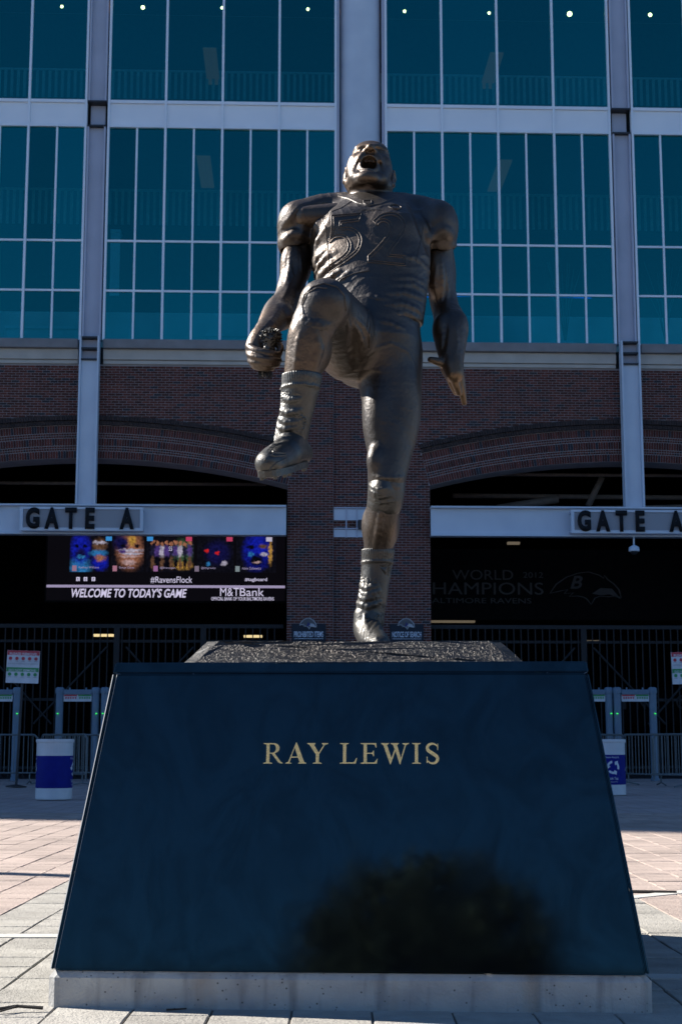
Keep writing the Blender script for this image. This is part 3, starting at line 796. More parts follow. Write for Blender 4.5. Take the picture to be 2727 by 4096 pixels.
# ================================================================== STATUE (implicit surfaces, polygonised with surface nets)
class Field:
    def __init__(s, xs, ys, zs):
        s.x = np.asarray(xs, np.float32); s.y = np.asarray(ys, np.float32); s.z = np.asarray(zs, np.float32)
        s.D = np.full((len(xs), len(ys), len(zs)), 0.2, np.float32)
    @staticmethod
    def axis(lo, hi, h, fine=None):
        """coordinates from lo to hi with step h, or a finer step inside 'fine' = (lo, hi, step)"""
        out = [lo]
        while out[-1] < hi:
            q = out[-1]
            out.append(q + (fine[2] if fine and fine[0] <= q <= fine[1] else h))
        return out
    def sl(s, lo, hi):
        r = []
        for ax, a, b in ((s.x, lo[0], hi[0]), (s.y, lo[1], hi[1]), (s.z, lo[2], hi[2])):
            i = max(0, int(np.searchsorted(ax, a))-1); j = min(len(ax), int(np.searchsorted(ax, b))+1)
            if j-i < 2: return None
            r.append(slice(i, j))
        return tuple(r)
    def grid(s, q):
        return s.x[q[0]][:, None, None], s.y[q[1]][None, :, None], s.z[q[2]][None, None, :]
    def put(s, d, q, k, sub=False):
        A = s.D[q]
        if sub: d = -d
        if k <= 0:
            s.D[q] = np.maximum(A, d) if sub else np.minimum(A, d)
            return
        h = np.maximum(k - np.abs(A-d), 0)/k
        s.D[q] = (np.maximum(A, d) + h*h*k*0.25) if sub else (np.minimum(A, d) - h*h*k*0.25)
    def cone(s, a, b, ra, rb, k=0.02, sub=False, sy=1.0):
        m = max(ra, rb)*max(1, sy) + k + 0.03
        q = s.sl([min(a[i], b[i])-m for i in range(3)], [max(a[i], b[i])+m for i in range(3)])
        if q is None: return
        X, Y, Z = s.grid(q)
        ax, ay, az = a; bx, by, bz = b
        Y = Y/sy; ay = ay/sy; by = by/sy
        dx, dy, dz = bx-ax, by-ay, bz-az; L2 = dx*dx+dy*dy+dz*dz + 1e-9
        t = np.clip(((X-ax)*dx + (Y-ay)*dy + (Z-az)*dz)/L2, 0, 1)
        d = np.sqrt((X-ax-t*dx)**2 + (Y-ay-t*dy)**2 + (Z-az-t*dz)**2) - (ra + t*(rb-ra))
        s.put(d*min(1, sy), q, k, sub)
    def chain(s, pts, k=0.02, sub=False, sy=1.0, grow=0.0):
        """limb through points (x, y, z, radius), smoothed with a Catmull-Rom spline"""
        P_ = np.array(pts, np.float64); n = len(P_); Q = []
        for i in range(n-1):
            p0 = P_[max(i-1, 0)]; p1 = P_[i]; p2 = P_[i+1]; p3 = P_[min(i+2, n-1)]
            m = 1 if n == 2 else 5
            for j in range(m):
                t = j/m
                Q.append(0.5*(2*p1 + (p2-p0)*t + (2*p0-5*p1+4*p2-p3)*t*t + (3*p1-p0-3*p2+p3)*t**3))
        Q.append(P_[-1]); Q = np.array(Q); Q[:, 3] += grow
        mg = Q[:, 3].max()*max(1, sy) + k + 0.03
        q = s.sl(Q[:, :3].min(0)-mg, Q[:, :3].max(0)+mg)
        if q is None: return
        T_ = np.full([q[i].stop-q[i].start for i in range(3)], 0.2, np.float32)
        o = [q[i].start for i in range(3)]
        for a, b in zip(Q[:-1], Q[1:]):
            m = max(a[3], b[3])*max(1, sy) + k + 0.03
            r = s.sl(np.minimum(a, b)[:3]-m, np.maximum(a, b)[:3]+m)
            if r is None: continue
            X, Y, Z = s.grid(r)
            ax, ay, az, ra = a; bx, by, bz, rb = b
            Y = Y/sy; ay = ay/sy; by = by/sy
            dx, dy, dz = bx-ax, by-ay, bz-az; L2 = dx*dx+dy*dy+dz*dz + 1e-9
            t = np.clip(((X-np.float32(ax))*np.float32(dx) + (Y-np.float32(ay))*np.float32(dy) + (Z-np.float32(az))*np.float32(dz))/np.float32(L2), 0, 1)
            d = np.sqrt((X-np.float32(ax)-t*np.float32(dx))**2 + (Y-np.float32(ay)-t*np.float32(dy))**2 + (Z-np.float32(az)-t*np.float32(dz))**2) - (np.float32(ra) + t*np.float32(rb-ra))
            loc = tuple(slice(r[i].start-o[i], r[i].stop-o[i]) for i in range(3))
            T_[loc] = np.minimum(T_[loc], d*np.float32(min(1, sy)))
        s.put(T_, q, k, sub)
    def ell(s, c, r, R=None, k=0.02, sub=False):
        m = max(r) + k + 0.03
        q = s.sl([c[i]-m for i in range(3)], [c[i]+m for i in range(3)])
        if q is None: return
        X, Y, Z = s.grid(q)
        X = X-c[0]; Y = Y-c[1]; Z = Z-c[2]
        if R is not None:      # rows of R = local axes in world space
            U = X*R[0][0]+Y*R[0][1]+Z*R[0][2]; V = X*R[1][0]+Y*R[1][1]+Z*R[1][2]; W = X*R[2][0]+Y*R[2][1]+Z*R[2][2]
        else: U, V, W = X, Y, Z
        k0 = np.sqrt((U/r[0])**2 + (V/r[1])**2 + (W/r[2])**2)
        k1 = np.sqrt((U/r[0]**2)**2 + (V/r[1]**2)**2 + (W/r[2]**2)**2) + 1e-6
        s.put(k0*(k0-1)/k1, q, k, sub)
    def loft(s, secs, k=0.02, pw=2.0, turn=0.0):
        """secs: (z, x centre, y centre, half width, half depth) from low to high"""
        S = np.array(secs, np.float32)
        q = s.sl([(S[:, 1]-S[:, 3]).min()-.06, (S[:, 2]-S[:, 4]).min()-.06, S[0, 0]-.05], [(S[:, 1]+S[:, 3]).max()+.06, (S[:, 2]+S[:, 4]).max()+.06, S[-1, 0]+.05])
        X, Y, Z = s.grid(q)
        it = lambda c: np.interp(Z.ravel(), S[:, 0], S[:, c]).reshape(Z.shape).astype(np.float32)
        xc, yc, a, b = it(1), it(2), it(3), it(4)
        Y = Y + turn*(X-xc)
        e = (np.abs((X-xc)/a)**pw + np.abs((Y-yc)/b)**pw)**(1/pw)
        d = (e-1)*np.minimum(a, b)*0.9
        cap_ = np.maximum(S[0, 0]-Z, Z-S[-1, 0])
        d = np.where(cap_ > -0.03, np.maximum(d, cap_ + np.maximum(0, 0.03+np.minimum(d, 0))*0), d)
        s.put(d, q, k)
    def val(s, p):
        i = min(max(int(np.searchsorted(s.x, p[0]))-1, 0), len(s.x)-2); j = min(max(int(np.searchsorted(s.y, p[1]))-1, 0), len(s.y)-2); k = min(max(int(np.searchsorted(s.z, p[2]))-1, 0), len(s.z)-2)
        u = (p[0]-s.x[i])/(s.x[i+1]-s.x[i]); v = (p[1]-s.y[j])/(s.y[j+1]-s.y[j]); w = (p[2]-s.z[k])/(s.z[k+1]-s.z[k])
        c = s.D[i:i+2, j:j+2, k:k+2]
        c = c[0]*(1-u)+c[1]*u; c = c[0]*(1-v)+c[1]*v
        return float(c[0]*(1-w)+c[1]*w)
    def hit(s, p, d=(0, 0.966, 0.26), back=0.30, reach=0.6):
        """first surface point along d, starting 'back' in front of p; returns point and normal"""
        p = Vector(p); d = Vector(d).normalized(); o = p - d*back; t = 0; prev = None
        while t < reach:
            v = s.val(o + d*t)
            if v < 0:
                if prev is not None: t -= 0.004*(-v)/(prev-v+1e-9)
                break
            prev = v; t += 0.004
        else: return None, None
        q = o + d*t; e = 0.006
        g = Vector((s.val(q+Vector((e,0,0)))-s.val(q-Vector((e,0,0))), s.val(q+Vector((0,e,0)))-s.val(q-Vector((0,e,0))), s.val(q+Vector((0,0,e)))-s.val(q-Vector((0,0,e)))))
        return q, (g.normalized() if g.length > 1e-9 else -d)
    def mesh(s, name, mat_, parent):
        D = s.D; S = D < 0
        n0, n1, n2 = D.shape
        cnt = np.zeros((n0-1, n1-1, n2-1), np.uint8)
        for i in (0, 1):
            for j in (0, 1):
                for k in (0, 1):
                    cnt += S[i:n0-1+i, j:n1-1+j, k:n2-1+k]
        act = (cnt > 0) & (cnt < 8)
        I, J, K = np.nonzero(act)
        vid = np.full(act.shape, -1, np.int32); vid[I, J, K] = np.arange(len(I), dtype=np.int32)
        acc = np.zeros((len(I), 3), np.float64); num = np.zeros(len(I))
        def corner(o): return D[I+o[0], J+o[1], K+o[2]], np.stack([s.x[I+o[0]], s.y[J+o[1]], s.z[K+o[2]]], 1)
        cs = {(a, b, c): corner((a, b, c)) for a in (0, 1) for b in (0, 1) for c in (0, 1)}
        for a in cs:
            for ax in range(3):
                if a[ax] == 0:
                    b = list(a); b[ax] = 1; b = tuple(b)
                    da, pa = cs[a]; db_, pb = cs[b]
                    m = (da < 0) != (db_ < 0)
                    t = np.where(m, da/(da-db_+1e-12), 0)[:, None]
                    acc += np.where(m[:, None], pa + (pb-pa)*t, 0); num += m
        co = acc/num[:, None]
        quads = []
        def edge(ax):
            sl0 = [slice(None)]*3; sl1 = [slice(None)]*3
            sl0[ax] = slice(0, -1); sl1[ax] = slice(1, None)
            A = S[tuple(sl0)]; B = S[tuple(sl1)]
            i, j, k = np.nonzero(A != B)
            o1, o2 = [(1, 2), (2, 0), (0, 1)][ax]
            c = [i, j, k]
            ok = (c[o1] > 0) & (c[o2] > 0) & (c[o1] < D.shape[o1]-1) & (c[o2] < D.shape[o2]-1)
            i, j, k = i[ok], j[ok], k[ok]; inside = A[i, j, k]
            def at(d1, d2):
                c = [i, j, k]; c[o1] = c[o1]+d1; c[o2] = c[o2]+d2
                return vid[c[0], c[1], c[2]]
            q = np.stack([at(-1, -1), at(0, -1), at(0, 0), at(-1, 0)], 1)
            q[~inside] = q[~inside][:, ::-1]
            quads.append(q)
        for ax in range(3): edge(ax)
        F_ = np.concatenate(quads).astype(np.int32)
        F_ = F_[(F_ >= 0).all(1)]
        me = bpy.data.meshes.new(name)
        me.vertices.add(len(co)); me.vertices.foreach_set('co', co.astype(np.float32).ravel())
        me.loops.add(F_.size); me.loops.foreach_set('vertex_index', F_.ravel())
        me.polygons.add(len(F_)); me.polygons.foreach_set('loop_start', np.arange(0, F_.size, 4, dtype=np.int32))
        me.polygons.foreach_set('loop_total', np.full(len(F_), 4, np.int32))
        me.polygons.foreach_set('use_smooth', np.ones(len(F_), bool))
        me.update(calc_edges=True); me.validate()
        me.materials.append(mat_)
        return link(bpy.data.objects.new(name, me), parent)

statue = thing('bronze_statue', 'bronze statue of a shouting football player with raised knee on the granite pedestal', 'statue')
AX = Field.axis

def fold(fld, pts, r, depth, k, sub=False):
    """soft ridge (or groove) laid along points snapped to the present surface"""
    sn = []
    for a, b in zip(pts[:-1], pts[1:]):
        a = Vector(a); b = Vector(b); n = max(2, int((b-a).length/0.025))
        for i in range(n): sn.append(a + (b-a)*i/n)
    sn.append(Vector(pts[-1]))
    out = []
    for p in sn:
        h_, nn = fld.hit(p)
        if h_ is not None: out.append(h_ - nn*(r-depth) if not sub else h_ + nn*(r-depth))
    m = len(out)
    for i in range(m-1):
        e = lambda j: r*(0.45 + 0.55*math.sin(math.pi*(j+0.5)/m))
        fld.cone(out[i], out[i+1], e(i), e(i+1), k, sub)

def ridge(fld, pts, w, h, name, mat_, parent, closed=False, d=(0, 0.966, 0.26)):
    """raised cord or seam following the surface"""
    if closed: pts = list(pts) + [pts[0]]
    sn = []
    for a, b in zip(pts[:-1], pts[1:]):
        a = Vector(a); b = Vector(b); n = max(1, int((b-a).length/0.008))
        sn += [a + (b-a)*i/n for i in range(n)]
    sn.append(Vector(pts[-1]))
    hs = [fld.hit(p, d) for p in sn]; hs = [q for q in hs if q[0] is not None]
    if len(hs) < 2: return None
    mb = MB(); n = len(hs)
    for i, (p, nn) in enumerate(hs):
        t = (hs[min(n-1, i+1)][0] - hs[max(0, i-1)][0]).normalized(); sd_ = nn.cross(t).normalized()
        for a, b in ((-1, -.6), (-.55, .8), (0, 1), (.55, .8), (1, -.6)):
            mb.v.append(tuple(p + sd_*a*w/2 + nn*b*h))
    for i in range(n-1):
        for j in range(4): mb.f.append((i*5+j, i*5+j+1, (i+1)*5+j+1, (i+1)*5+j))
    return mb.build(name, mat_, parent, smooth=True)

# ------------------------------------------------------------------ head frame
HC = Vector((0.1341, 6.67, 3.5774)); HS = 0.0135
tau = rad(36); roll = rad(5)
FW = Vector((0.02, -math.cos(tau), math.sin(tau))).normalized()
UP = Vector((math.sin(roll), math.sin(tau)*math.cos(roll), math.cos(tau)*math.cos(roll)))
UP = (UP - FW*UP.dot(FW)).normalized()
RX = UP.cross(FW).normalized() * -1      # towards picture right
if RX.x < 0: RX = -RX
HR = (tuple(RX), tuple(FW), tuple(UP))
def HL(x, f, u): return tuple(HC + (RX*x + FW*f + UP*u)*HS)
def hel(B, c, r, k, sub=False): B.ell(HL(*c), [v*HS for v in r], HR, k*HS, sub)
def hcap(B, a, b, ra, rb, k, sub=False): B.cone(HL(*a), HL(*b), ra*HS, rb*HS, k*HS, sub)

# ------------------------------------------------------------------ body
hx, hy, hz = HC
B = Field(AX(-0.46, 0.62, 0.0058, (hx-.155, hx+.155, 0.0026)), AX(5.70, 6.95, 0.0066, (hy-.21, hy+.17, 0.0030)), AX(1.34, 3.72, 0.0058, (hz-.20, hz+.20, 0.0027)))
# torso, neck and legs under the clothes
B.chain([(0.1301, 6.52, 3.1815, 0.138), (0.1318, 6.45, 2.8753, 0.1279), (0.1424, 6.43, 2.6904, 0.1058)], 0.03)
B.chain([(0.1452, 6.66, 3.3133, 0.1049), (0.1357, 6.67, 3.4393, 0.1033), (0.1329, 6.72, 3.5478, 0.1022)], 0.03, sy=1.05)
# shoulders inside the pads
B.chain([(0.1121, 6.6, 3.3338, 0.08), (-0.1671, 6.56, 3.3193, 0.0517)], 0.02)
B.chain([(0.1521, 6.6, 3.3338, 0.08), (0.4409, 6.58, 3.3265, 0.0519)], 0.02)
# --- standing leg
B.chain([(0.2169, 6.42, 2.6679, 0.096), (0.214, 6.38, 2.3454, 0.0871), (0.1937, 6.32, 2.0277, 0.0671)], 0.03)
B.chain([(0.1937, 6.32, 2.0277, 0.0708), (0.1759, 6.37, 1.8939, 0.073), (0.1601, 6.43, 1.7695, 0.0621), (0.143, 6.45, 1.6109, 0.0433), (0.1297, 6.46, 1.4798, 0.0413)], 0.03)
B.ell((0.1466, 6.4, 1.8736), (0.0583, 0.062, 0.094), None, 0.02)       # calf, inner head
B.ell((0.2036, 6.42, 1.888), (0.0526, 0.060, 0.1034), None, 0.02)       # calf, outer head
fold(B, [(0.1742, 6.3, 1.9397), (0.1627, 6.3, 1.8461), (0.1439, 6.3, 1.753)], 0.014, 0.005, 0.012)  # shin edge
# --- raised leg
B.chain([(0.0343, 6.38, 2.667, 0.1145), (-0.0609, 5.96, 2.7291, 0.0824)], 0.03)
B.chain([(-0.0697, 5.95, 2.7168, 0.0822), (-0.1214, 5.96, 2.6183, 0.0893), (-0.1395, 5.98, 2.541, 0.0858), (-0.161, 6, 2.4359, 0.0733), (-0.1863, 6.03, 2.2963, 0.0591), (-0.2082, 6.06, 2.1837, 0.0574)], 0.02)
B.ell((-0.1082, 6.03, 2.5636), (0.0718, 0.085, 0.1112), None, 0.03)              # hanging calf
fold(B, [(-0.1696, 5.9, 2.5869), (-0.1764, 5.9, 2.5106), (-0.1866, 5.9, 2.4382)], 0.016, 0.006, 0.012)
fold(B, [(-0.1025, 5.9, 2.5833), (-0.0864, 5.9, 2.5197), (-0.1091, 5.9, 2.4382)], 0.018, 0.005, 0.014)
# --- right arm (picture left) with the fist
B.chain([(-0.1814, 6.65, 3.3413, 0.0665), (-0.2027, 6.64, 3.2017, 0.0622), (-0.2073, 6.61, 3.0879, 0.0638), (-0.2326, 6.55, 2.9765, 0.0591), (-0.2477, 6.49, 2.9034, 0.0527)], 0.02)
B.ell((-0.2225, 6.585, 3.1107), (0.053, 0.052, 0.0863), None, 0.025)          # biceps
B.ell((-0.1806, 6.65, 3.1425), (0.049, 0.055, 0.1079), None, 0.025)          # triceps
fold(B, [(-0.2243, 6.4, 3.1102), (-0.2391, 6.4, 2.98), (-0.2617, 6.4, 2.8922)], 0.010, 0.004, 0.012)
B.chain([(-0.2458, 6.49, 2.9074, 0.0527), (-0.2724, 6.39, 2.8257, 0.0671), (-0.2952, 6.27, 2.7477, 0.0583), (-0.3161, 6.17, 2.6809, 0.0444)], 0.02)
B.ell((-0.2507, 6.33, 2.7845), (0.0492, 0.06, 0.0567), None, 0.02)
# back of hand and palm
B.chain([(-0.3143, 6.17, 2.6828, 0.0407), (-0.3377, 6.13, 2.6375, 0.0459), (-0.355, 6.12, 2.5876, 0.0476), (-0.3506, 6.115, 2.5299, 0.0365)], 0.02)
B.ell((-0.3298, 6.13, 2.5752), (0.0547, 0.045, 0.0656), None, 0.015)
FING = [((-0.3853, 6.105, 2.5911, 0.0164), (-0.3639, 6.055, 2.5647, 0.0156), (-0.3103, 6.035, 2.5445, 0.0152), (-0.2624, 6.055, 2.5423, 0.0138), (-0.2603, 6.09, 2.5515, 0.0127)),
        ((-0.385, 6.105, 2.5611, 0.0157), (-0.3689, 6.052, 2.5359, 0.0152), (-0.3134, 6.03, 2.5154, 0.0148), (-0.2622, 6.055, 2.5163, 0.0134), (-0.2601, 6.09, 2.5253, 0.0127)),
        ((-0.3793, 6.105, 2.5348, 0.0146), (-0.369, 6.058, 2.5115, 0.0141), (-0.3173, 6.04, 2.4957, 0.0137), (-0.2677, 6.06, 2.499, 0.0123), (-0.2654, 6.09, 2.5067, 0.0116)),
        ((-0.3681, 6.105, 2.5124, 0.0128), (-0.3566, 6.065, 2.491, 0.0123), (-0.3177, 6.05, 2.4797, 0.0116), (-0.2862, 6.07, 2.4848, 0.0105), (-0.284, 6.1, 2.4943, 0.0098))]
for f_ in FING: B.chain(f_, 0.003)
B.chain([(-0.3151, 6.12, 2.6291, 0.0202), (-0.2731, 6.085, 2.6045, 0.0182), (-0.2523, 6.07, 2.5743, 0.0154), (-0.2575, 6.065, 2.558, 0.0136)], 0.008)   # thumb over the turf
for pts in ([(-0.2318, 6.4, 3.06), (-0.216, 6.4, 2.996), (-0.2388, 6.4, 2.9361), (-0.2577, 6.4, 2.8803)], [(-0.2681, 6.2, 2.7776), (-0.2878, 6.15, 2.7286), (-0.3181, 6.1, 2.6726)], [(-0.2441, 6.3, 2.8305), (-0.2678, 6.2, 2.743), (-0.2962, 6.1, 2.6726)], [(-0.1817, 6.4, 3.0902), (-0.1775, 6.4, 3.02)]):
    fold(B, pts, 0.006, 0.0026, 0.006)
# --- left arm (picture right), open hand
B.chain([(0.4428, 6.58, 3.3161, 0.0658), (0.4526, 6.6, 3.1778, 0.0618), (0.4558, 6.61, 3.0259, 0.0637), (0.4706, 6.61, 2.9272, 0.0635), (0.4856, 6.58, 2.857, 0.0632)], 0.025)
B.ell((0.4349, 6.56, 3.0512), (0.049, 0.052, 0.1137), None, 0.025)
B.ell((0.4843, 6.64, 3.0768), (0.0431, 0.05, 0.1177), None, 0.025)
B.chain([(0.4888, 6.57, 2.85, 0.065), (0.4911, 6.53, 2.788, 0.0783), (0.4893, 6.49, 2.7066, 0.0699), (0.4894, 6.45, 2.6323, 0.054)], 0.02)
B.ell((0.4538, 6.5, 2.7755), (0.0448, 0.055, 0.0701), None, 0.012)
B.ell((0.5237, 6.52, 2.7912), (0.0467, 0.055, 0.0779), None, 0.012)
fold(B, [(0.4684, 6.4, 2.791), (0.4599, 6.4, 2.7119), (0.4475, 6.4, 2.633)], 0.008, 0.004, 0.012, True)
B.chain([(0.4895, 6.45, 2.6363, 0.0482), (0.4925, 6.42, 2.589, 0.0479), (0.4982, 6.4, 2.5447, 0.0401)], 0.015)
B.chain([(0.4684, 6.43, 2.5995, 0.025), (0.4288, 6.41, 2.6022, 0.0191), (0.3944, 6.41, 2.612, 0.0144)], 0.012)      # thumb
B.chain([(0.4613, 6.44, 2.5902, 0.0192), (0.4535, 6.44, 2.5744, 0.0154), (0.4792, 6.43, 2.5365, 0.0192)], 0.012)
for f_ in (((0.4748, 6.42, 2.5497, 0.0191), (0.4866, 6.43, 2.5129, 0.0172), (0.5076, 6.46, 2.4748, 0.0135)),
           ((0.4942, 6.4, 2.533, 0.02), (0.5083, 6.415, 2.4936, 0.0176), (0.5195, 6.44, 2.4681, 0.0142)),
           ((0.5177, 6.43, 2.5483, 0.0182), (0.532, 6.45, 2.4882, 0.0165), (0.5453, 6.48, 2.4342, 0.0127)),
           ((0.528, 6.46, 2.5676, 0.0164), (0.5367, 6.48, 2.5171, 0.0151), (0.5463, 6.51, 2.4767, 0.012))):
    B.chain(f_, 0.004)
for pts in ([(0.4326, 6.4, 3.06), (0.4201, 6.4, 2.96), (0.4384, 6.4, 2.8604)], [(0.4749, 6.4, 3.04), (0.4854, 6.4, 2.94), (0.4729, 6.4, 2.8505)], [(0.5065, 6.4, 2.7711), (0.5132, 6.4, 2.6823), (0.497, 6.35, 2.6062)], [(0.4522, 6.4, 3.0801), (0.4588, 6.4, 2.98), (0.4539, 6.4, 2.8803)]):
    fold(B, pts, 0.008, 0.003, 0.008)
# --- neck muscles
for s, st in ((-1, (0.1082, 6.6, 3.3965)), (1, (0.1563, 6.6, 3.3965))):
    B.cone(HL(s*6.3, -2.6, -4.0), st, 2.2*HS, 1.5*HS, 0.016)
B.ell((0.122, 6.585, 3.4285), (0.020, 0.022, 0.024), None, 0.02)
# --- skull and face
hel(B, (0, -1.0, 2.4), (7.7, 9.6, 8.8), 1)
hel(B, (0, 2.6, -3.6), (6.7, 6.6, 8.4), 2.5)
hel(B, (0, 5.5, 4.2), (5.8, 3.6, 4.2), 2.0)                       # forehead
for s in (-1, 1):
    hcap(B, (s*6.0, -0.6, -6.5), (s*2.2, 5.6, -12.2), 2.1, 1.9, 1.6)   # jaw line
    hel(B, (s*4.8, 5.4, -1.6), (2.3, 2.1, 2.1), 1.9)              # cheek bone
    hcap(B, (s*5.5, 3.0, -3.0), (s*4.6, 4.0, -9.0), 2.2, 1.8, 2.0)     # masseter and cheek
hel(B, (0, 6.4, -12.8), (2.7, 2.1, 2.0), 1.5)                     # chin
hcap(B, (-2.0, 7.0, -3.9), (2.0, 7.0, -3.9), 2.2, 2.2, 1.5)       # upper jaw
for s in (-1, 1):
    hcap(B, (s*1.2, 8.4, 2.8), (s*4.6, 7.1, 3.4), 0.9, 0.8, 1.2)  # brow
    hel(B, (s*3.1, 8.9, 1.0), (1.9, 1.7, 1.15), 0.8, True)        # eye socket
    hel(B, (s*3.1, 7.0, 1.0), (1.5, 1.35, 1.25), 0.2)             # eye ball
    hcap(B, (s*1.8, 7.9, 1.75), (s*4.6, 7.3, 1.5), 0.5, 0.4, 0.3)  # upper lid
    hcap(B, (s*1.8, 7.7, 0.2), (s*4.6, 7.1, 0.4), 0.5, 0.4, 0.4)   # lower lid
    hcap(B, (s*2.5, 8.3, -2.0), (s*4.7, 7.0, -8.8), 0.5, 0.5, 0.9, True)   # crease beside the mouth
    hcap(B, (s*2.2, 9.0, -2.6), (s*3.5, 8.6, -5.6), 1.0, 0.8, 0.9)          # muzzle fold
hcap(B, (0, 8.7, 2.2), (0, 11.0, -1.8), 0.95, 1.35, 0.9)          # nose
hel(B, (0, 10.9, -2.0), (1.35, 1.3, 1.1), 0.6)
for s in (-1, 1):
    hel(B, (s*1.5, 9.7, -2.3), (1.05, 1.3, 1.0), 0.5)             # nostril wing
    hel(B, (s*0.95, 10.2, -3.15), (0.55, 0.85, 0.75), 0.2, True)  # nostril
# lips as a ring, then the open mouth
ringp = [(2.65*math.cos(a), 8.5 - 1.1*abs(math.cos(a)) - (0.45*(1-math.sin(a))), -7.1 + 3.05*math.sin(a)) for a in [2*math.pi*i/20 for i in range(20)]]
for i in range(20):
    hcap(B, ringp[i], ringp[(i+1) % 20], 0.55, 0.55, 0.8)
hel(B, (0, 8.0, -7.2), (2.6, 6.8, 3.0), 0.25, True)
hel(B, (0, 4.4, -9.0), (1.7, 2.2, 0.7), 0.3)                      # tongue
for i in range(-3, 4):
    hel(B, (i*0.62, 7.7 - 0.09*i*i, -4.85 + 0.02*i*i), (0.33, 0.35, 0.55), 0.05)   # upper teeth
for i in range(-2, 3):
    hel(B, (i*0.58, 6.9 - 0.09*i*i, -9.75), (0.30, 0.3, 0.45), 0.05)
for s in (-1, 1):                                                 # ears
    hel(B, (s*8.0, -1.4, -1.2), (0.95, 2.1, 3.7), 0.6)
    hcap(B, (s*8.6, -3.0, 1.6), (s*8.5, -3.0, -2.6), 0.62, 0.6, 0.5)
    hcap(B, (s*8.6, -3.0, 1.6), (s*8.2, -0.2, 2.0), 0.62, 0.5, 0.5)
    hcap(B, (s*8.5, -3.0, -2.6), (s*8.0, -1.0, -4.6), 0.6, 0.75, 0.5)
    hel(B, (s*9.0, -0.9, -0.6), (0.95, 1.3, 2.2), 0.3, True)
# stubble under the chin, broken surface
q = B.sl((hx-.12, hy-.20, hz-.22), (hx+.12, hy+.05, hz-.11))
X, Y, Z = B.grid(q)
B.D[q] += 0.0011*np.sin(X*900+Z*310)*np.sin(Y*820-X*200)*np.sin(Z*870+Y*150)
body = B.mesh('body', M['bronze_skin'], statue)

# ------------------------------------------------------------------ jersey over shoulder pads
J = Field(AX(-0.34, 0.58, 0.0045), AX(6.18, 6.90, 0.0048), AX(2.70, 3.56, 0.0045))
z_ = lambda p: p[2]
def sec(p, hw, b): return (p[2], p[0], p[1], hw, b)
J.loft([sec((0.1583, 6.44, 2.7686), 0.2007, 0.165), sec((0.1545, 6.44, 2.8025), 0.2125, 0.175), sec((0.1474, 6.455, 2.8768), 0.2306, 0.178),
        sec((0.1387, 6.49, 2.9883), 0.2536, 0.188), sec((0.134, 6.53, 3.1029), 0.2687, 0.200), sec((0.1332, 6.575, 3.221), 0.2732, 0.205),
        sec((0.1324, 6.62, 3.3305), 0.2549, 0.185), sec((0.1332, 6.65, 3.3981), 0.2003, 0.150), sec((0.1336, 6.665, 3.4375), 0.1522, 0.125)], 0.02, 2.1, 0.12)
for s, pts in ((-1, [(0.0122, 6.68, 3.4092, 0.0689), (-0.0991, 6.67, 3.3886, 0.0728), (-0.1892, 6.64, 3.3314, 0.0845)]), (1, [(0.2446, 6.66, 3.4018, 0.0687), (0.364, 6.63, 3.3698, 0.0724), (0.436, 6.6, 3.3171, 0.086)])):
    J.chain(pts, 0.03, sy=1.35)
J.ell((-0.2033, 6.645, 3.308), (0.0873, 0.125, 0.1071), None, 0.03)
J.ell((0.4464, 6.58, 3.285), (0.0877, 0.125, 0.1076), None, 0.03)
# sleeves
J.chain([(-0.2012, 6.645, 3.2871, 0.0885), (-0.2148, 6.64, 3.2226, 0.0783)], 0.02, sy=1.2)
J.chain([(0.4466, 6.585, 3.266, 0.0857), (0.4562, 6.59, 3.2013, 0.0737)], 0.02, sy=1.2)
# chest muscles and pads under the cloth
J.ell((0.0118, 6.5, 3.2361), (0.1356, 0.10, 0.0891), None, 0.05)
J.ell((0.2429, 6.47, 3.2214), (0.1356, 0.10, 0.0891), None, 0.05)
# grooves between sleeve pad and chest
fold(J, [(-0.0622, 6.4, 3.3223), (-0.0951, 6.4, 3.2514), (-0.1317, 6.4, 3.1807), (-0.1354, 6.4, 3.1203)], 0.026, 0.012, 0.03, True)
fold(J, [(0.3225, 6.4, 3.3223), (0.353, 6.4, 3.2514), (0.3834, 6.4, 3.1706), (0.3887, 6.4, 3.1102)], 0.026, 0.012, 0.03, True)
fold(J, [(-0.1632, 6.4, 3.3122), (-0.2172, 6.4, 3.2312), (-0.2597, 6.4, 3.217)], 0.016, 0.007, 0.03, True)
fold(J, [(-0.2595, 6.4, 3.1706), (-0.217, 6.4, 3.2009), (-0.153, 6.4, 3.1807)], 0.016, 0.008, 0.02)
fold(J, [(0.4997, 6.45, 3.1981), (0.4573, 6.4, 3.2049), (0.3989, 6.4, 3.1706)], 0.016, 0.006, 0.03)
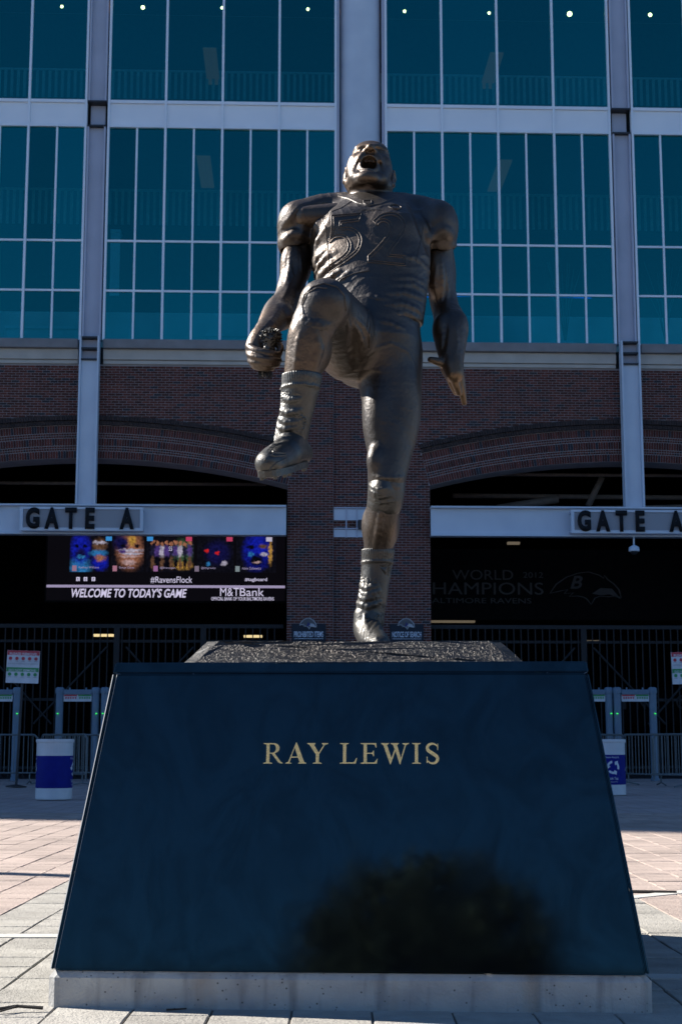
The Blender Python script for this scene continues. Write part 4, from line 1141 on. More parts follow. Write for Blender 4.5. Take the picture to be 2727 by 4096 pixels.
# cloth folds on the flank and belly
for k_, pts in enumerate(([(-0.1185, 6.35, 2.9344), (-0.0938, 6.35, 2.9879), (-0.0421, 6.35, 3.0336), (0.0115, 6.35, 3.0475)], [(-0.1262, 6.35, 2.9641), (-0.1111, 6.35, 3.0237), (-0.0805, 6.35, 3.0635), (-0.0269, 6.35, 3.0874)],
            [(-0.0993, 6.35, 2.9087), (-0.0612, 6.35, 2.9641), (-0.0077, 6.35, 2.9998)], [(-0.1226, 6.35, 3.0197), (-0.1035, 6.35, 3.0714), (-0.0691, 6.35, 3.0994)], [(-0.0459, 6.35, 2.9166), (-0.0115, 6.35, 2.9601), (0.0306, 6.35, 2.9839)],
            [(0.3674, 6.4, 2.8803), (0.2789, 6.35, 2.9008), (0.1833, 6.35, 2.8929)], [(0.3612, 6.4, 2.8306), (0.2595, 6.35, 2.8494), (0.164, 6.35, 2.8415)], [(0.3815, 6.4, 2.95), (0.308, 6.35, 2.9641), (0.2314, 6.35, 2.9641)],
            [(0.3532, 6.4, 2.791), (0.2782, 6.35, 2.8021), (0.202, 6.35, 2.8021)], [(-0.1189, 6.35, 3.0934), (-0.1076, 6.35, 3.1473), (-0.0846, 6.35, 3.2033)], [(0.0592, 6.35, 2.8652), (0.126, 6.35, 2.877), (0.2214, 6.35, 2.8652)],
            [(0.3879, 6.4, 3.02), (0.3373, 6.35, 3.0515), (0.2799, 6.35, 3.0635)], [(0.3773, 6.4, 2.9161), (0.3173, 6.35, 2.9364), (0.2217, 6.35, 2.9324)])):
    fold(J, pts, 0.011, 0.0040 if k_ < 5 else 0.0010, 0.014)
for pts in ([(-0.1224, 6.35, 2.9483), (-0.1034, 6.35, 3.0078), (-0.0556, 6.35, 3.0495)], [(-0.1089, 6.35, 2.9205), (-0.0784, 6.35, 2.976), (-0.023, 6.35, 3.0197)], [(-0.1244, 6.35, 2.9919), (-0.1073, 6.35, 3.0475), (-0.0748, 6.35, 3.0794)],
            [(-0.0745, 6.35, 2.9087), (-0.0306, 6.35, 2.9641), (0.0153, 6.35, 2.9939)]):
    fold(J, pts, 0.009, 0.004, 0.010, True)
# lower hem roll
fold(J, [(0.0529, 6.3, 2.7876), (0.1248, 6.3, 2.7993), (0.2193, 6.3, 2.7876), (0.2947, 6.3, 2.7563), (0.3491, 6.4, 2.7652)], 0.016, 0.006, 0.012)
# hollow sleeves round the arms, and the neck opening
J.chain([(-0.2067, 6.64, 3.21, 0.0702), (-0.2068, 6.6, 3.0434, 0.0696)], 0.008, True)
J.chain([(0.4544, 6.595, 3.1906, 0.0698), (0.456, 6.61, 3.0466, 0.0697)], 0.008, True)
J.chain([(0.1336, 6.665, 3.4459, 0.1093), (0.1343, 6.69, 3.5149, 0.1099)], 0.006, True)
# slight unevenness of the cast cloth
X, Y, Z = J.grid((slice(None),)*3)
def crease(X, Y, Z, fx, fz, ph):
    """irregular ridged creases: sharp-topped waves that fade in and out"""
    w_ = X*fx + Z*fz + 1.7*np.sin(X*19+Z*11+ph) + 1.1*np.sin(Z*31-X*23+2*ph)
    return (1-np.abs(np.sin(w_)))**2 * np.clip(np.sin(X*13+Z*9+ph*3)+np.sin(Z*17-X*7+Y*11+ph), 0, 1)
J.D -= 0.0022*crease(X, Y, Z, 26, 44, 0.7) + 0.0016*crease(X, Y, Z, -30, 52, 2.1)
jersey = J.mesh('jersey', M['bronze'], statue)

# ------------------------------------------------------------------ trousers
T = Field(AX(-0.28, 0.46, 0.005), AX(5.76, 6.80, 0.0055), AX(1.92, 2.96, 0.005))
T.loft([sec((0.1651, 6.44, 2.5389), 0.1728, 0.15), sec((0.1616, 6.44, 2.6139), 0.1904, 0.185), sec((0.1577, 6.43, 2.6904), 0.1962, 0.195), sec((0.1542, 6.43, 2.7797), 0.1947, 0.180), sec((0.1509, 6.44, 2.8623), 0.1895, 0.165)], 0.02, 2.2)
T.chain([(0.2091, 6.42, 2.6383, 0.142), (0.214, 6.41, 2.5276, 0.1395), (0.2201, 6.385, 2.3852, 0.1214), (0.2186, 6.36, 2.264, 0.1037), (0.21, 6.34, 2.1642, 0.0919), (0.1958, 6.32, 2.0693, 0.082)], 0.03)
T.ell((0.1654, 6.33, 2.3344), (0.0711, 0.075, 0.1683), None, 0.04)
T.ell((0.2666, 6.36, 2.3989), (0.0711, 0.08, 0.2057), None, 0.04)
T.ell((0.1448, 6.28, 2.1376), (0.0354, 0.04, 0.0559), None, 0.03)
T.ell((0.1294, 6.56, 2.6751), (0.19, 0.14, 0.15), None, 0.05)
T.chain([(0.042, 6.38, 2.6572, 0.1488), (0.0019, 6.22, 2.7007, 0.1342), (-0.0437, 6.06, 2.7307, 0.1128), (-0.0627, 5.965, 2.7343, 0.1021)], 0.03)
T.ell((-0.0642, 5.93, 2.7348), (0.0957, 0.085, 0.0816), None, 0.03)                 # knee cap and pad
T.chain([(-0.0715, 5.955, 2.7183, 0.0966), (-0.1001, 5.96, 2.6644, 0.093), (-0.1109, 5.965, 2.6418, 0.093)], 0.02)
for k_, pts in enumerate(([(-0.1948, 5.8, 2.6058), (-0.146, 5.8, 2.5879), (-0.0852, 5.8, 2.5789), (-0.033, 5.8, 2.595)], [(-0.1879, 5.8, 2.622), (-0.1374, 5.8, 2.6004), (-0.0765, 5.8, 2.5915), (-0.0313, 5.8, 2.6058)], [(-0.1775, 5.8, 2.6381), (-0.1252, 5.8, 2.613), (-0.0678, 5.8, 2.6058)],
            [(0.052, 6.2, 2.7142), (0.078, 6.2, 2.6759), (0.1001, 6.2, 2.609)], [(0.0632, 6.2, 2.7334), (0.0966, 6.2, 2.7008), (0.1225, 6.2, 2.6568)], [(0.0288, 6, 2.6759), (0.0347, 6.1, 2.6575), (0.0408, 6.2, 2.609)], [(0.1599, 6.2, 2.7334), (0.2156, 6.2, 2.72), (0.2712, 6.2, 2.6932)])):
    fold(T, pts, 0.010, 0.004, 0.010)
for pts in ([(0.0665, 6.2, 2.4759), (0.113, 6.2, 2.5709), (0.1557, 6.2, 2.609), (0.2152, 6.2, 2.6281), (0.2891, 6.2, 2.5938), (0.322, 6.2, 2.5234)],):
    fold(T, pts, 0.006, 0.002, 0.006)
fold(T, [(0.0439, 6.1, 2.6575), (0.0519, 6.2, 2.609), (0.0634, 6.25, 2.5265)], 0.018, 0.008, 0.02, True)
fold(T, [(0.1116, 6.2, 2.0555), (0.1573, 6.2, 2.0444), (0.2213, 6.2, 2.0407), (0.2729, 6.25, 2.0569)], 0.010, 0.004, 0.006)
X, Y, Z = T.grid((slice(None),)*3)
T.D -= 0.0012*crease(X, Y, Z, 22, 30, 1.3)
trousers = T.mesh('trousers', M['bronze'], statue)
for pts in ([(-0.1603, 5.8, 2.6813), (-0.1483, 5.8, 2.7246), (-0.1152, 5.8, 2.7571), (-0.0681, 5.8, 2.7716), (-0.0157, 5.8, 2.7571), (0.014, 5.8, 2.721), (0.0209, 5.8, 2.6597)],):
    ridge(T, pts, 0.008, 0.004, 'knee_pad_seam', M['bronze'], trousers)
ridge(T, [(-0.1532, 5.8, 2.6453), (-0.1568, 5.8, 2.6813), (-0.1361, 5.8, 2.7318), (-0.0943, 5.8, 2.7535), (-0.0559, 5.8, 2.7499)], 0.006, 0.003, 'knee_pad_seam', M['bronze'], trousers)
# draw string
ridge(T, [(0.1191, 6.2, 2.7718), (0.1153, 6.2, 2.743), (0.1096, 6.2, 2.7008)], 0.010, 0.006, 'draw_string', M['bronze'], trousers)
ridge(T, [(0.1191, 6.2, 2.7699), (0.1264, 6.2, 2.72), (0.1188, 6.2, 2.6568), (0.1205, 6.2, 2.609)], 0.009, 0.006, 'draw_string', M['bronze'], trousers)

# ------------------------------------------------------------------ jersey numbers, seams, badges
def px(*pts): return list(pts)
five_o = [(-0.0424, 6.35, 3.2595), (0.0925, 6.35, 3.2696), (0.0808, 6.35, 3.2314), (0.0038, 6.35, 3.2214), (0, 6.35, 3.2013), (0.0423, 6.35, 3.2013), (0.0769, 6.35, 3.1793), (0.0922, 6.35, 3.1393), (0.0767, 6.35, 3.0874), (0.0268, 6.35, 3.0436), (-0.0517, 6.35, 2.9919), (-0.0536, 6.35, 3.0276), (-0.0077, 6.35, 3.0555), (0.0269, 6.35, 3.0914), (0.0307, 6.35, 3.1273), (0.0115, 6.35, 3.1533), (-0.0269, 6.35, 3.1533), (-0.0499, 6.35, 3.1313), (-0.0423, 6.35, 3.1953)]
two_o = [(0.1424, 6.35, 3.2294), (0.1772, 6.35, 3.2595), (0.2196, 6.35, 3.2696), (0.2581, 6.35, 3.2595), (0.2829, 6.35, 3.2274), (0.2807, 6.35, 3.1833), (0.2496, 6.35, 3.1313), (0.2187, 6.35, 3.0874), (0.2148, 6.35, 3.0714), (0.2838, 6.35, 3.0675), (0.2835, 6.35, 3.0197), (0.1188, 6.35, 3.0356), (0.1189, 6.35, 3.0635), (0.1612, 6.35, 3.1073), (0.2037, 6.35, 3.1633), (0.2154, 6.35, 3.2033), (0.2001, 6.35, 3.2234), (0.177, 6.35, 3.2234), (0.1616, 6.35, 3.2074)]
def smooth(pts, sharp):
    """rounded run between the sharp corners of a closed outline"""
    n = len(pts); out = []
    for i in range(n):
        p1 = Vector(pts[i]); p2 = Vector(pts[(i+1) % n])
        p0 = Vector(pts[i-1]) if i not in sharp else p1; p3 = Vector(pts[(i+2) % n]) if (i+1) % n not in sharp else p2
        m = 1 if (i in sharp and (i+1) % n in sharp) else 5
        for j in range(m):
            t = j/m; out.append(tuple(0.5*(2*p1 + (p2-p0)*t + (2*p0-5*p1+4*p2-p3)*t*t + (3*p1-p0-3*p2+p3)*t**3)))
    return out
five_o = smooth(five_o, {0, 1, 2, 3, 4, 10, 11, 17, 18}); two_o = smooth(two_o, {0, 8, 9, 10, 11, 12, 18})
def inset(pts, t):
    c = sum((Vector(p) for p in pts), Vector())/len(pts); out = []
    n = len(pts)
    for i in range(n):
        a = Vector(pts[i-1]); b = Vector(pts[i]); c2 = Vector(pts[(i+1) % n])
        tv = ((b-a).normalized() + (c2-b).normalized())
        if tv.length < 1e-5: tv = c2-b
        tv.normalize(); nn = Vector((tv.z, 0, -tv.x))
        out.append(tuple(b + nn*t))
    return out
for nm, o_ in (('five', five_o), ('two', two_o)):
    ridge(J, o_, 0.0066, 0.0034, 'number_outline', M['bronze'], jersey, True)
    ridge(J, inset(o_, 0.0125), 0.0055, 0.0028, 'number_outline', M['bronze'], jersey, True)
ridge(J, [(-0.0158, 6.5, 3.4089), (0.0316, 6.5, 3.3903), (0.0744, 6.45, 3.3491), (0.1214, 6.45, 3.3327), (0.1782, 6.45, 3.3409), (0.2389, 6.5, 3.3903)], 0.009, 0.004, 'collar_seam', M['bronze'], jersey)
ridge(J, [(0.0509, 6.45, 3.3634), (0.0019, 6.4, 3.3102), (-0.0563, 6.4, 3.2858), (-0.0893, 6.4, 3.2615)], 0.006, 0.003, 'shoulder_seam', M['bronze'], jersey)
ridge(J, [(-0.0854, 6.4, 3.2615), (-0.0692, 6.35, 3.2033), (-0.0614, 6.35, 3.1233), (-0.0537, 6.35, 3.0436), (-0.0498, 6.35, 2.9939), (-0.0344, 6.35, 2.9443)], 0.006, 0.0026, 'side_seam', M['bronze'], jersey)
ridge(J, [(-0.2154, 6.45, 3.3368), (-0.1879, 6.45, 3.3163), (-0.1702, 6.45, 3.2918)], 0.006, 0.003, 'sleeve_seam', M['bronze'], jersey)
ridge(J, [(0.3315, 6.35, 3.0436), (0.3522, 6.4, 3.1404), (0.3703, 6.4, 3.2211)], 0.006, 0.0026, 'side_seam', M['bronze'], jersey)
# belly panel edge
ridge(J, [(-0.0266, 6.3, 2.9188), (0.0019, 6.3, 2.9483), (0.0589, 6.3, 2.9719), (0.1254, 6.3, 2.9837)], 0.006, 0.0026, 'mesh_panel_edge', M['bronze'], jersey)
ridge(J, [(0.1019, 6.45, 3.3613), (0.1371, 6.45, 3.3613), (0.1371, 6.45, 3.345), (0.1194, 6.45, 3.3327), (0.1018, 6.45, 3.345)], 0.005, 0.004, 'shield_badge', M['bronze'], jersey, True)
ridge(J, [(x, y, z) for x, y, z in [(0.2124, 6.42, 3.3175), (0.2222, 6.42, 3.3277), (0.2417, 6.42, 3.3297), (0.2611, 6.42, 3.3236), (0.2708, 6.42, 3.3135), (0.2552, 6.42, 3.3053), (0.2299, 6.42, 3.3074)]], 0.006, 0.005, 'oval_badge', M['bronze'], jersey, True)
def relief_text(fld, body, p0, p1, h, name, parent):
    me = text_mesh(body, bold=0.012)
    n = len(me.vertices); co = np.empty(n*3, np.float32); me.vertices.foreach_get('co', co); co = co.reshape(-1, 3)
    lo = co.min(0); hi = co.max(0); a = Vector(p0); b = Vector(p1)
    upv = Vector((0, 0.25, 0.97)); out = []
    for c in co:
        q_ = a + (b-a)*float((c[0]-lo[0])/(hi[0]-lo[0])) + upv*float((c[1]-lo[1])/(hi[1]-lo[1]))*h
        s_, nn = fld.hit(q_)
        out.append(s_ + nn*0.0035 if s_ is not None else q_)
    me.vertices.foreach_set('co', np.array([tuple(v) for v in out], np.float32).ravel())
    me.materials.append(M['bronze_grey']); me.name = name
    return link(bpy.data.objects.new(name, me), parent)
relief_text(J, 'RAVENS', (0.0757, 6.4, 3.296), (0.1825, 6.4, 3.296), 0.010, 'relief_lettering', jersey)
relief_text(J, 'NFL', (0.1057, 6.45, 3.3409), (0.1332, 6.45, 3.3409), 0.011, 'relief_lettering', jersey)
relief_text(J, 'Art', (0.224, 6.42, 3.3094), (0.2591, 6.42, 3.3094), 0.012, 'relief_lettering', jersey)

# ------------------------------------------------------------------ knee sleeve of the standing leg
K_ = Field(AX(0.08, 0.32, 0.004), AX(6.18, 6.52, 0.004), AX(1.78, 2.12, 0.004))
K_.chain([(0.1958, 6.325, 2.0475, 0.0802), (0.192, 6.33, 1.9916, 0.0783), (0.1866, 6.34, 1.9592, 0.0756)], 0.012)
K_.ell((0.1741, 6.285, 2.0067), (0.0483, 0.05, 0.0483), None, 0.02)
for pts in ([(0.117, 6.2, 2.0073), (0.1571, 6.2, 1.9924), (0.1937, 6.2, 1.9998)], [(0.1205, 6.2, 1.9702), (0.1606, 6.2, 1.9554), (0.2209, 6.2, 1.9665)], [(0.1241, 6.2, 1.948), (0.166, 6.2, 1.9332), (0.2336, 6.2, 1.9406)], [(0.1206, 6.2, 1.9869), (0.1424, 6.2, 1.9739), (0.1753, 6.2, 1.9702)]):
    fold(K_, pts, 0.007, 0.003, 0.006)
K_.mesh('knee_sleeve', M['bronze_grey'], statue)

# ------------------------------------------------------------------ socks
def sock(name, lo, hi, pts, folds, step=0.0036):
    S_ = Field(AX(lo[0], hi[0], step), AX(lo[1], hi[1], step), AX(lo[2], hi[2], step))
    S_.chain(pts, 0.010)
    zt_ = max(p[2] for p in pts)
    X, Y, Z = S_.grid((slice(None),)*3)
    c = pts[0]
    ang = np.arctan2(Y-c[1], X-c[0])
    band = np.clip((Z-(zt_-0.055))/0.012, 0, 1)
    S_.D += band*0.0016*np.sin(ang*46) - 0.004*np.exp(-((Z-zt_+0.05)/0.006)**2)
    nzv = np.sin(Z*(230+50*np.sin(ang+Z*9)) + 3.0*np.sin(ang*2+Z*37) + 1.9*np.sin(ang*3-Z*55)) * np.clip(0.25+0.9*np.sin(ang*1.5+Z*27+1.3*np.sin(Z*61)), 0, 1)
    S_.D -= (1-band)*0.0034*nzv
    for p in folds: fold(S_, p, 0.012, 0.006, 0.010)
    # cut flat at the top
    S_.D = np.maximum(S_.D, Z-(zt_+0.008)).astype(np.float32)
    return S_.mesh(name, M['bronze_grey'], statue)
rs = [(-0.161, 6, 2.434, 0.0823), (-0.1682, 6.01, 2.3833, 0.077), (-0.1772, 6.02, 2.3306, 0.0716), (-0.1862, 6.03, 2.278, 0.068), (-0.1972, 6.045, 2.2263, 0.0681), (-0.2064, 6.06, 2.18, 0.0682)]
sock('sock', (-0.30, 5.84, 2.10), (-0.03, 6.22, 2.55), rs, ([(-0.2387, 5.9, 2.3211), (-0.2088, 5.9, 2.3085), (-0.165, 5.9, 2.3157)], [(-0.2489, 5.9, 2.2672), (-0.2173, 5.9, 2.2547), (-0.1648, 5.9, 2.2654)], [(-0.2557, 5.9, 2.2314), (-0.2241, 5.9, 2.2153), (-0.1786, 5.9, 2.2189)], [(-0.2625, 5.9, 2.1957), (-0.2257, 5.9, 2.1868), (-0.182, 5.9, 2.1975)]))
ss = [(0.1602, 6.435, 1.7645, 0.0716), (0.1545, 6.445, 1.705, 0.066), (0.1469, 6.45, 1.6392, 0.0631), (0.1374, 6.455, 1.5736, 0.064), (0.1279, 6.46, 1.5081, 0.062), (0.1239, 6.455, 1.47, 0.0638)]
sock('sock', (0.02, 6.22, 1.40), (0.28, 6.66, 1.86), ss, ([(0.0815, 6.35, 1.5969), (0.113, 6.35, 1.5857), (0.1556, 6.35, 1.6006)], [(0.0704, 6.35, 1.5709), (0.1129, 6.35, 1.5597), (0.163, 6.35, 1.5783)], [(0.0666, 6.35, 1.5486), (0.1036, 6.35, 1.5375), (0.1517, 6.35, 1.5523)], [(0.0703, 6.35, 1.5171), (0.1146, 6.35, 1.5078), (0.1665, 6.35, 1.5263)]))

# ------------------------------------------------------------------ shoes
S1 = Field(AX(-0.40, -0.04, 0.0036), AX(5.66, 6.26, 0.0040), AX(1.95, 2.30, 0.0036))
S1.chain([(-0.1663, 6.11, 2.1349, 0.0506), (-0.1965, 6.04, 2.125, 0.0608), (-0.2309, 5.96, 2.095, 0.0634), (-0.2642, 5.88, 2.0585, 0.0643), (-0.2832, 5.81, 2.0313, 0.0532)], 0.02)
S1.chain([(-0.201, 6.06, 2.1745, 0.0628), (-0.2194, 5.98, 2.1205, 0.0602)], 0.02)
S1.ell((-0.2793, 5.835, 2.0395), (0.0566, 0.075, 0.0463), None, 0.02)
for pts in ([(-0.29, 5.7, 2.0588), (-0.2682, 5.7, 2.076), (-0.2295, 5.7, 2.0863)], [(-0.2757, 5.75, 2.0928), (-0.2367, 5.75, 2.1136), (-0.1976, 5.75, 2.1206)], [(-0.268, 5.8, 2.1272), (-0.2303, 5.8, 2.1413), (-0.1925, 5.8, 2.143)]):
    fold(S1, pts, 0.010, 0.004, 0.008)
shoe1 = S1.mesh('shoe', M['bronze_grey'], statue)
for pts in ([(-0.2799, 5.7, 2.052), (-0.2596, 5.7, 2.0502), (-0.2225, 5.7, 2.0451)], [(-0.2764, 5.7, 2.0417), (-0.2562, 5.7, 2.0382), (-0.2224, 5.7, 2.0365)], [(-0.2815, 5.7, 2.0502), (-0.2732, 5.7, 2.0623), (-0.263, 5.7, 2.0485), (-0.2764, 5.7, 2.0382)],
            [(-0.2826, 5.7, 1.9698), (-0.2727, 5.7, 1.9937), (-0.2493, 5.7, 2.0142), (-0.2173, 5.7, 2.0245)], [(-0.2998, 5.7, 2.0211), (-0.2932, 5.7, 2.028), (-0.2881, 5.7, 2.0211), (-0.2947, 5.7, 2.0108), (-0.2796, 5.7, 2.0142), (-0.2729, 5.7, 2.0177)]):
    ridge(S1, pts, 0.006, 0.004, 'lace' , M['bronze_grey'], shoe1)
# sole: a lip along the foot with studs
toe = Vector((-0.2934, 5.78, 1.9806)); heel = Vector((-0.1573, 6.12, 2.0853))
axis_ = (heel-toe); lenf = axis_.length; fdir = axis_.normalized(); sdir = fdir.cross(Vector((0, 0, 1))).normalized(); ndir = sdir.cross(fdir).normalized()
if ndir.z < 0: ndir = -ndir
mb = MB(); prof_ = []
for i in range(28):
    a = 2*math.pi*i/28; t = 0.5-0.5*math.cos(a)
    wdt = 0.060*(1.0-0.25*t) * (1.12 - 0.25*math.exp(-((t-0.62)/0.16)**2))
    sgn = math.sin(a); prof_.append(toe + fdir*(t*lenf*1.04-0.01) + sdir*wdt*(abs(sgn)**0.6)*(1 if sgn > 0 else -1))
mb.prism([tuple(p - ndir*0.006) for p in prof_], [tuple(p + ndir*0.020) for p in prof_])
sole1 = mb.build('sole', M['bronze_grey'], shoe1)
for (t, w_) in ((.06, .6), (.06, -.6), (.22, .9), (.22, -.9), (.22, 0), (.38, .8), (.38, -.8), (.80, .7), (.80, -.7), (.93, .4), (.93, -.4)):
    c_ = toe + fdir*t*lenf + sdir*w_*0.048
    MB().tube(c_ - ndir*0.004, c_ - ndir*0.019, 0.010, 0.008, 10).build('stud', M['bronze_grey'], shoe1)

S2 = Field(AX(-0.02, 0.34, 0.0040), AX(5.98, 6.68, 0.0044), AX(1.28, 1.58, 0.0036))
S2.chain([(0.1165, 6.46, 1.4836, 0.062), (0.116, 6.44, 1.4258, 0.0617), (0.1327, 6.35, 1.3786, 0.059), (0.1489, 6.26, 1.3544, 0.0563), (0.1575, 6.17, 1.3414, 0.0447)], 0.02)
S2.ell((0.1018, 6.49, 1.4219), (0.0446, 0.07, 0.0558), None, 0.02)
for k_ in range(8):
    a = Vector((0.0769, 6.3, 1.4118)); b = Vector((0.1026, 6.3, 1.4594)); c = Vector((0.1687, 6.3, 1.4887)); dz = Vector((0.004*k_, 0, -0.0115*k_))
    fold(S2, [a+dz*1.3+Vector((0.003*k_, 0, -.02)), b+dz, c+dz*1.15+Vector((0, 0, .012))], 0.007, 0.0030, 0.006)
S2.mesh('shoe', M['bronze_grey'], statue)

# ------------------------------------------------------------------ turf held in the fist
tb = MB()
def blade(p, d, L, w):
    p = Vector(p); d = Vector(d).normalized(); s_ = d.orthogonal().normalized()*w
    t_ = p + d*L; c_ = d.cross(s_).normalized()*w
    b = len(tb.v); tb.v += [tuple(p+s_), tuple(p-s_*.5+c_), tuple(p-s_*.5-c_), tuple(t_+s_*.5), tuple(t_-s_*.3+c_*.5), tuple(t_-s_*.3-c_*.5)]
    tb.f += [(b, b+1, b+4, b+3), (b+1, b+2, b+5, b+4), (b+2, b, b+3, b+5), (b+3, b+4, b+5), (b+2, b+1, b)]
top_c = Vector((-0.2923, 6.065, 2.614)); bot_c = Vector((-0.3161, 6.09, 2.4749))
for i in range(330):
    v = Vector((random.gauss(0, 1), random.gauss(0, 1), random.gauss(0.5, 1))).normalized()
    blade(top_c + Vector((v.x*0.033, v.y*0.030, v.z*0.027)), v + Vector((random.uniform(-.5, .5), random.uniform(-.5, .5), random.uniform(-.1, .5))), random.uniform(0.008, 0.022), random.uniform(0.0022, 0.0042))
for i in range(150):
    v = Vector((random.uniform(-1, 1), random.uniform(-1, 1), 0))
    blade(bot_c + Vector((v.x*0.022, v.y*0.022, random.uniform(-0.005, 0.02))), Vector((v.x*.35, v.y*.35, -1)), random.uniform(0.012, 0.03), random.uniform(0.002, 0.0035))
TC = Field(AX(-0.36, -0.20, 0.0036), AX(5.98, 6.18, 0.0036), AX(2.35, 2.75, 0.0036))
TC.ell(top_c, (0.036, 0.034, 0.030), None, 0.01)
TC.cone(top_c, bot_c, 0.026, 0.021, 0.01)
X, Y, Z = TC.grid((slice(None),)*3)
TC.D += 0.003*np.sin(X*330+Z*120)*np.sin(Y*300-X*90)*np.sin(Z*340)
turf = TC.mesh('turf_clump', M['bronze_grey'], statue)
tag(tb.build('grass_blades', M['bronze_grey'], turf), kind='stuff')

# ------------------------------------------------------------------ scored bronze ground plate under the figure
def ring8(x0, x1, y0, y1, c, z):
    return [(x0+c, y0, z), (x1-c, y0, z), (x1, y0+c, z), (x1, y1-c, z), (x1-c, y1, z), (x0+c, y1, z), (x0, y1-c, z), (x0, y0+c, z)]
pl = bpy.data.meshes.new('ground_plate')
mb = MB().prism(ring8(-0.615, 0.715, 5.80, 7.05, 0.05, 1.2505), ring8(-0.528, 0.632, 5.888, 6.96, 0.05, 1.3385))
pl.from_pydata(mb.v, [], mb.f)
bm = bmesh.new(); bm.from_mesh(pl)
bmesh.ops.triangulate(bm, faces=list(bm.faces))
for it in range(5):
    bmesh.ops.subdivide_edges(bm, edges=[e for e in bm.edges if e.calc_length() > 0.045], cuts=1)
for v in bm.verts:
    if v.co.z > 1.253:
        x, y, z = v.co
        v.co += Vector((0, -1, 0.4))*0.004*math.sin(x*61+3*math.sin(y*23))*math.cos(z*90+x*17) + Vector((0, 0, 1))*0.003*math.sin(x*47+y*31)
bm.to_mesh(pl); bm.free()
pl.materials.append(M['bronze_base'])
link(bpy.data.objects.new('ground_plate', pl), statue)

# ================================================================== SIGNS, SCREEN AND FITTINGS ON THE BUILDING
def fthing(name, label, cat, u, v, z, group=None):
    return thing(name, label, cat, fac(u, v, z), FR, group)
M['letter_dark'] = mat('dark sign lettering', (0.010, 0.012, 0.015), rough=0.7, spec=0.2)
M['sign_mesh'] = mat('perforated sign panel', (0.30, 0.32, 0.35), (0.26, 0.28, 0.31), 0.5, scale=90, detail=1)
for cu_, which in ((-6.70, 'left'), (7.55, 'right')):
    g = fthing('gate_sign', 'GATE A sign with dark letters on the white girder at the %s of the statue' % which, 'sign', cu_, -0.62, 6.25, 'gate signs')
    a, b = -1.58, 1.58
    for z0, z1 in ((0.06, 0.14), (0.62, 0.68)):
        box('frame_bar', (a, b, -0.03, 0.03, z0, z1), M['white'], g)
    for x in (a+0.04, b-0.04):
        box('frame_bar', (x-0.04, x+0.04, -0.028, 0.028, 0.141, 0.619), M['white'], g)
        box('bracket', (x-0.03, x+0.03, 0.031, 0.34, 0.10, 0.16), M['greysteel'], g)
        box('bracket', (x-0.03, x+0.03, 0.031, 0.34, 0.60, 0.66), M['greysteel'], g)
    box('back_panel', (a+0.09, b-0.09, 0.0, 0.012, 0.145, 0.615), M['sign_mesh'], g)
    for ch_, x0, x1 in (('G', -1.42, -1.07), ('A', -0.94, -0.57), ('T', -0.42, -0.12), ('E', 0.10, 0.34), ('A', 0.98, 1.35)):
        sheet('letter', text_mesh(ch_, bold=0.05), x0, x1, 0.10, 0.66, -0.045, M['letter_dark'], g, thick=0.03)

# ---- video screen
scr = fthing('video_screen', 'lit video screen with fan photos and a welcome message under the left girder', 'screen', -4.80, 3.0, 4.85)
M['scr_black'] = emis('screen black', (0.0012, 0.001, 0.0016), 1.0)
M['scr_white'] = emis('screen white', (0.78, 0.72, 0.95), 0.34)
M['scr_bar'] = emis('screen bar', (0.40, 0.34, 0.52), 0.35)
SW, SH = 3.33, 1.85
box('housing', (-SW-0.05, SW+0.05, 0.0, 0.25, -0.05, SH+0.3), M['black'], scr)
box('screen_face', (-SW, SW, -0.012, -0.001, 0.0, SH+0.2), M['scr_black'], scr)
def sx(px): return (px-383.5)*SW/271.5         # picture columns of the screen
def sz(py): return (1378-py)*1.77/146
box('light_bar', (-SW, SW, -0.016, -0.013, sz(1348), sz(1342)), M['scr_bar'], scr)
def stext(t, x0, x1, y0, y1, m='scr_white', shear=0.0, bold=0.0):
    sheet('screen_text', text_mesh(t, shear=shear, bold=bold), sx(x0), sx(x1), sz(y1), sz(y0), -0.018, M[m], scr)
stext("WELCOME TO TODAY'S GAME", 169, 431, 1350, 1371, shear=0.22, bold=0.022)
stext('M&T', 507, 550, 1348, 1367)
stext('Bank', 552, 607, 1348, 1367)
stext('OFFICIAL BANK OF YOUR BALTIMORE RAVENS', 487, 630, 1369, 1377, bold=0.01)
stext('#RavensFlock', 348, 443, 1322, 1338)
stext('#tagboard', 563, 614, 1324, 1334, bold=0.01)
for x, ch_ in ((183, 't'), (200, 'o'), (218, 'f')):
    box('social_icon', (sx(x-4), sx(x+4), -0.017, -0.014, sz(1333), sz(1324)), M['scr_white'], scr)
    sheet('screen_text', text_mesh(ch_, bold=0.02), sx(x-1.8), sx(x+1.8), sz(1332), sz(1325.5), -0.019, M['scr_black'], scr)
for t, x0, x1 in (('Rodney Williams', 184, 230), ('Sonya Davis', 276, 310), ('@fmnnegan', 369, 404), ('@kingrocko', 463, 496), ('Adam Zolkiewicz', 556, 600)):
    stext(t, x0, x1, 1299, 1305, 'scr_bar')
    box('profile_icon', (sx(x0-15), sx(x0-5), -0.017, -0.014, sz(1310), sz(1297)), emis('icon %s' % t[1], (random.uniform(.2, .6), random.uniform(.1, .4), random.uniform(.1, .5)), 0.25), scr)
PC = dict(blue=(.008, .016, .42), deep=(.008, .008, .07), cyan=(.03, .20, .48), skin=(.40, .16, .09), pale=(.50, .33, .33), purple=(.09, .05, .24), gold=(.55, .30, .06),
      red=(.75, .02, .02), white=(.50, .46, .58), green=(.06, .13, .06), navy=(.015, .015, .04), dark=(.004, .004, .009), brown=(.14, .07, .04), tag=(.04, .26, .62), rtag=(.5, .05, .12))
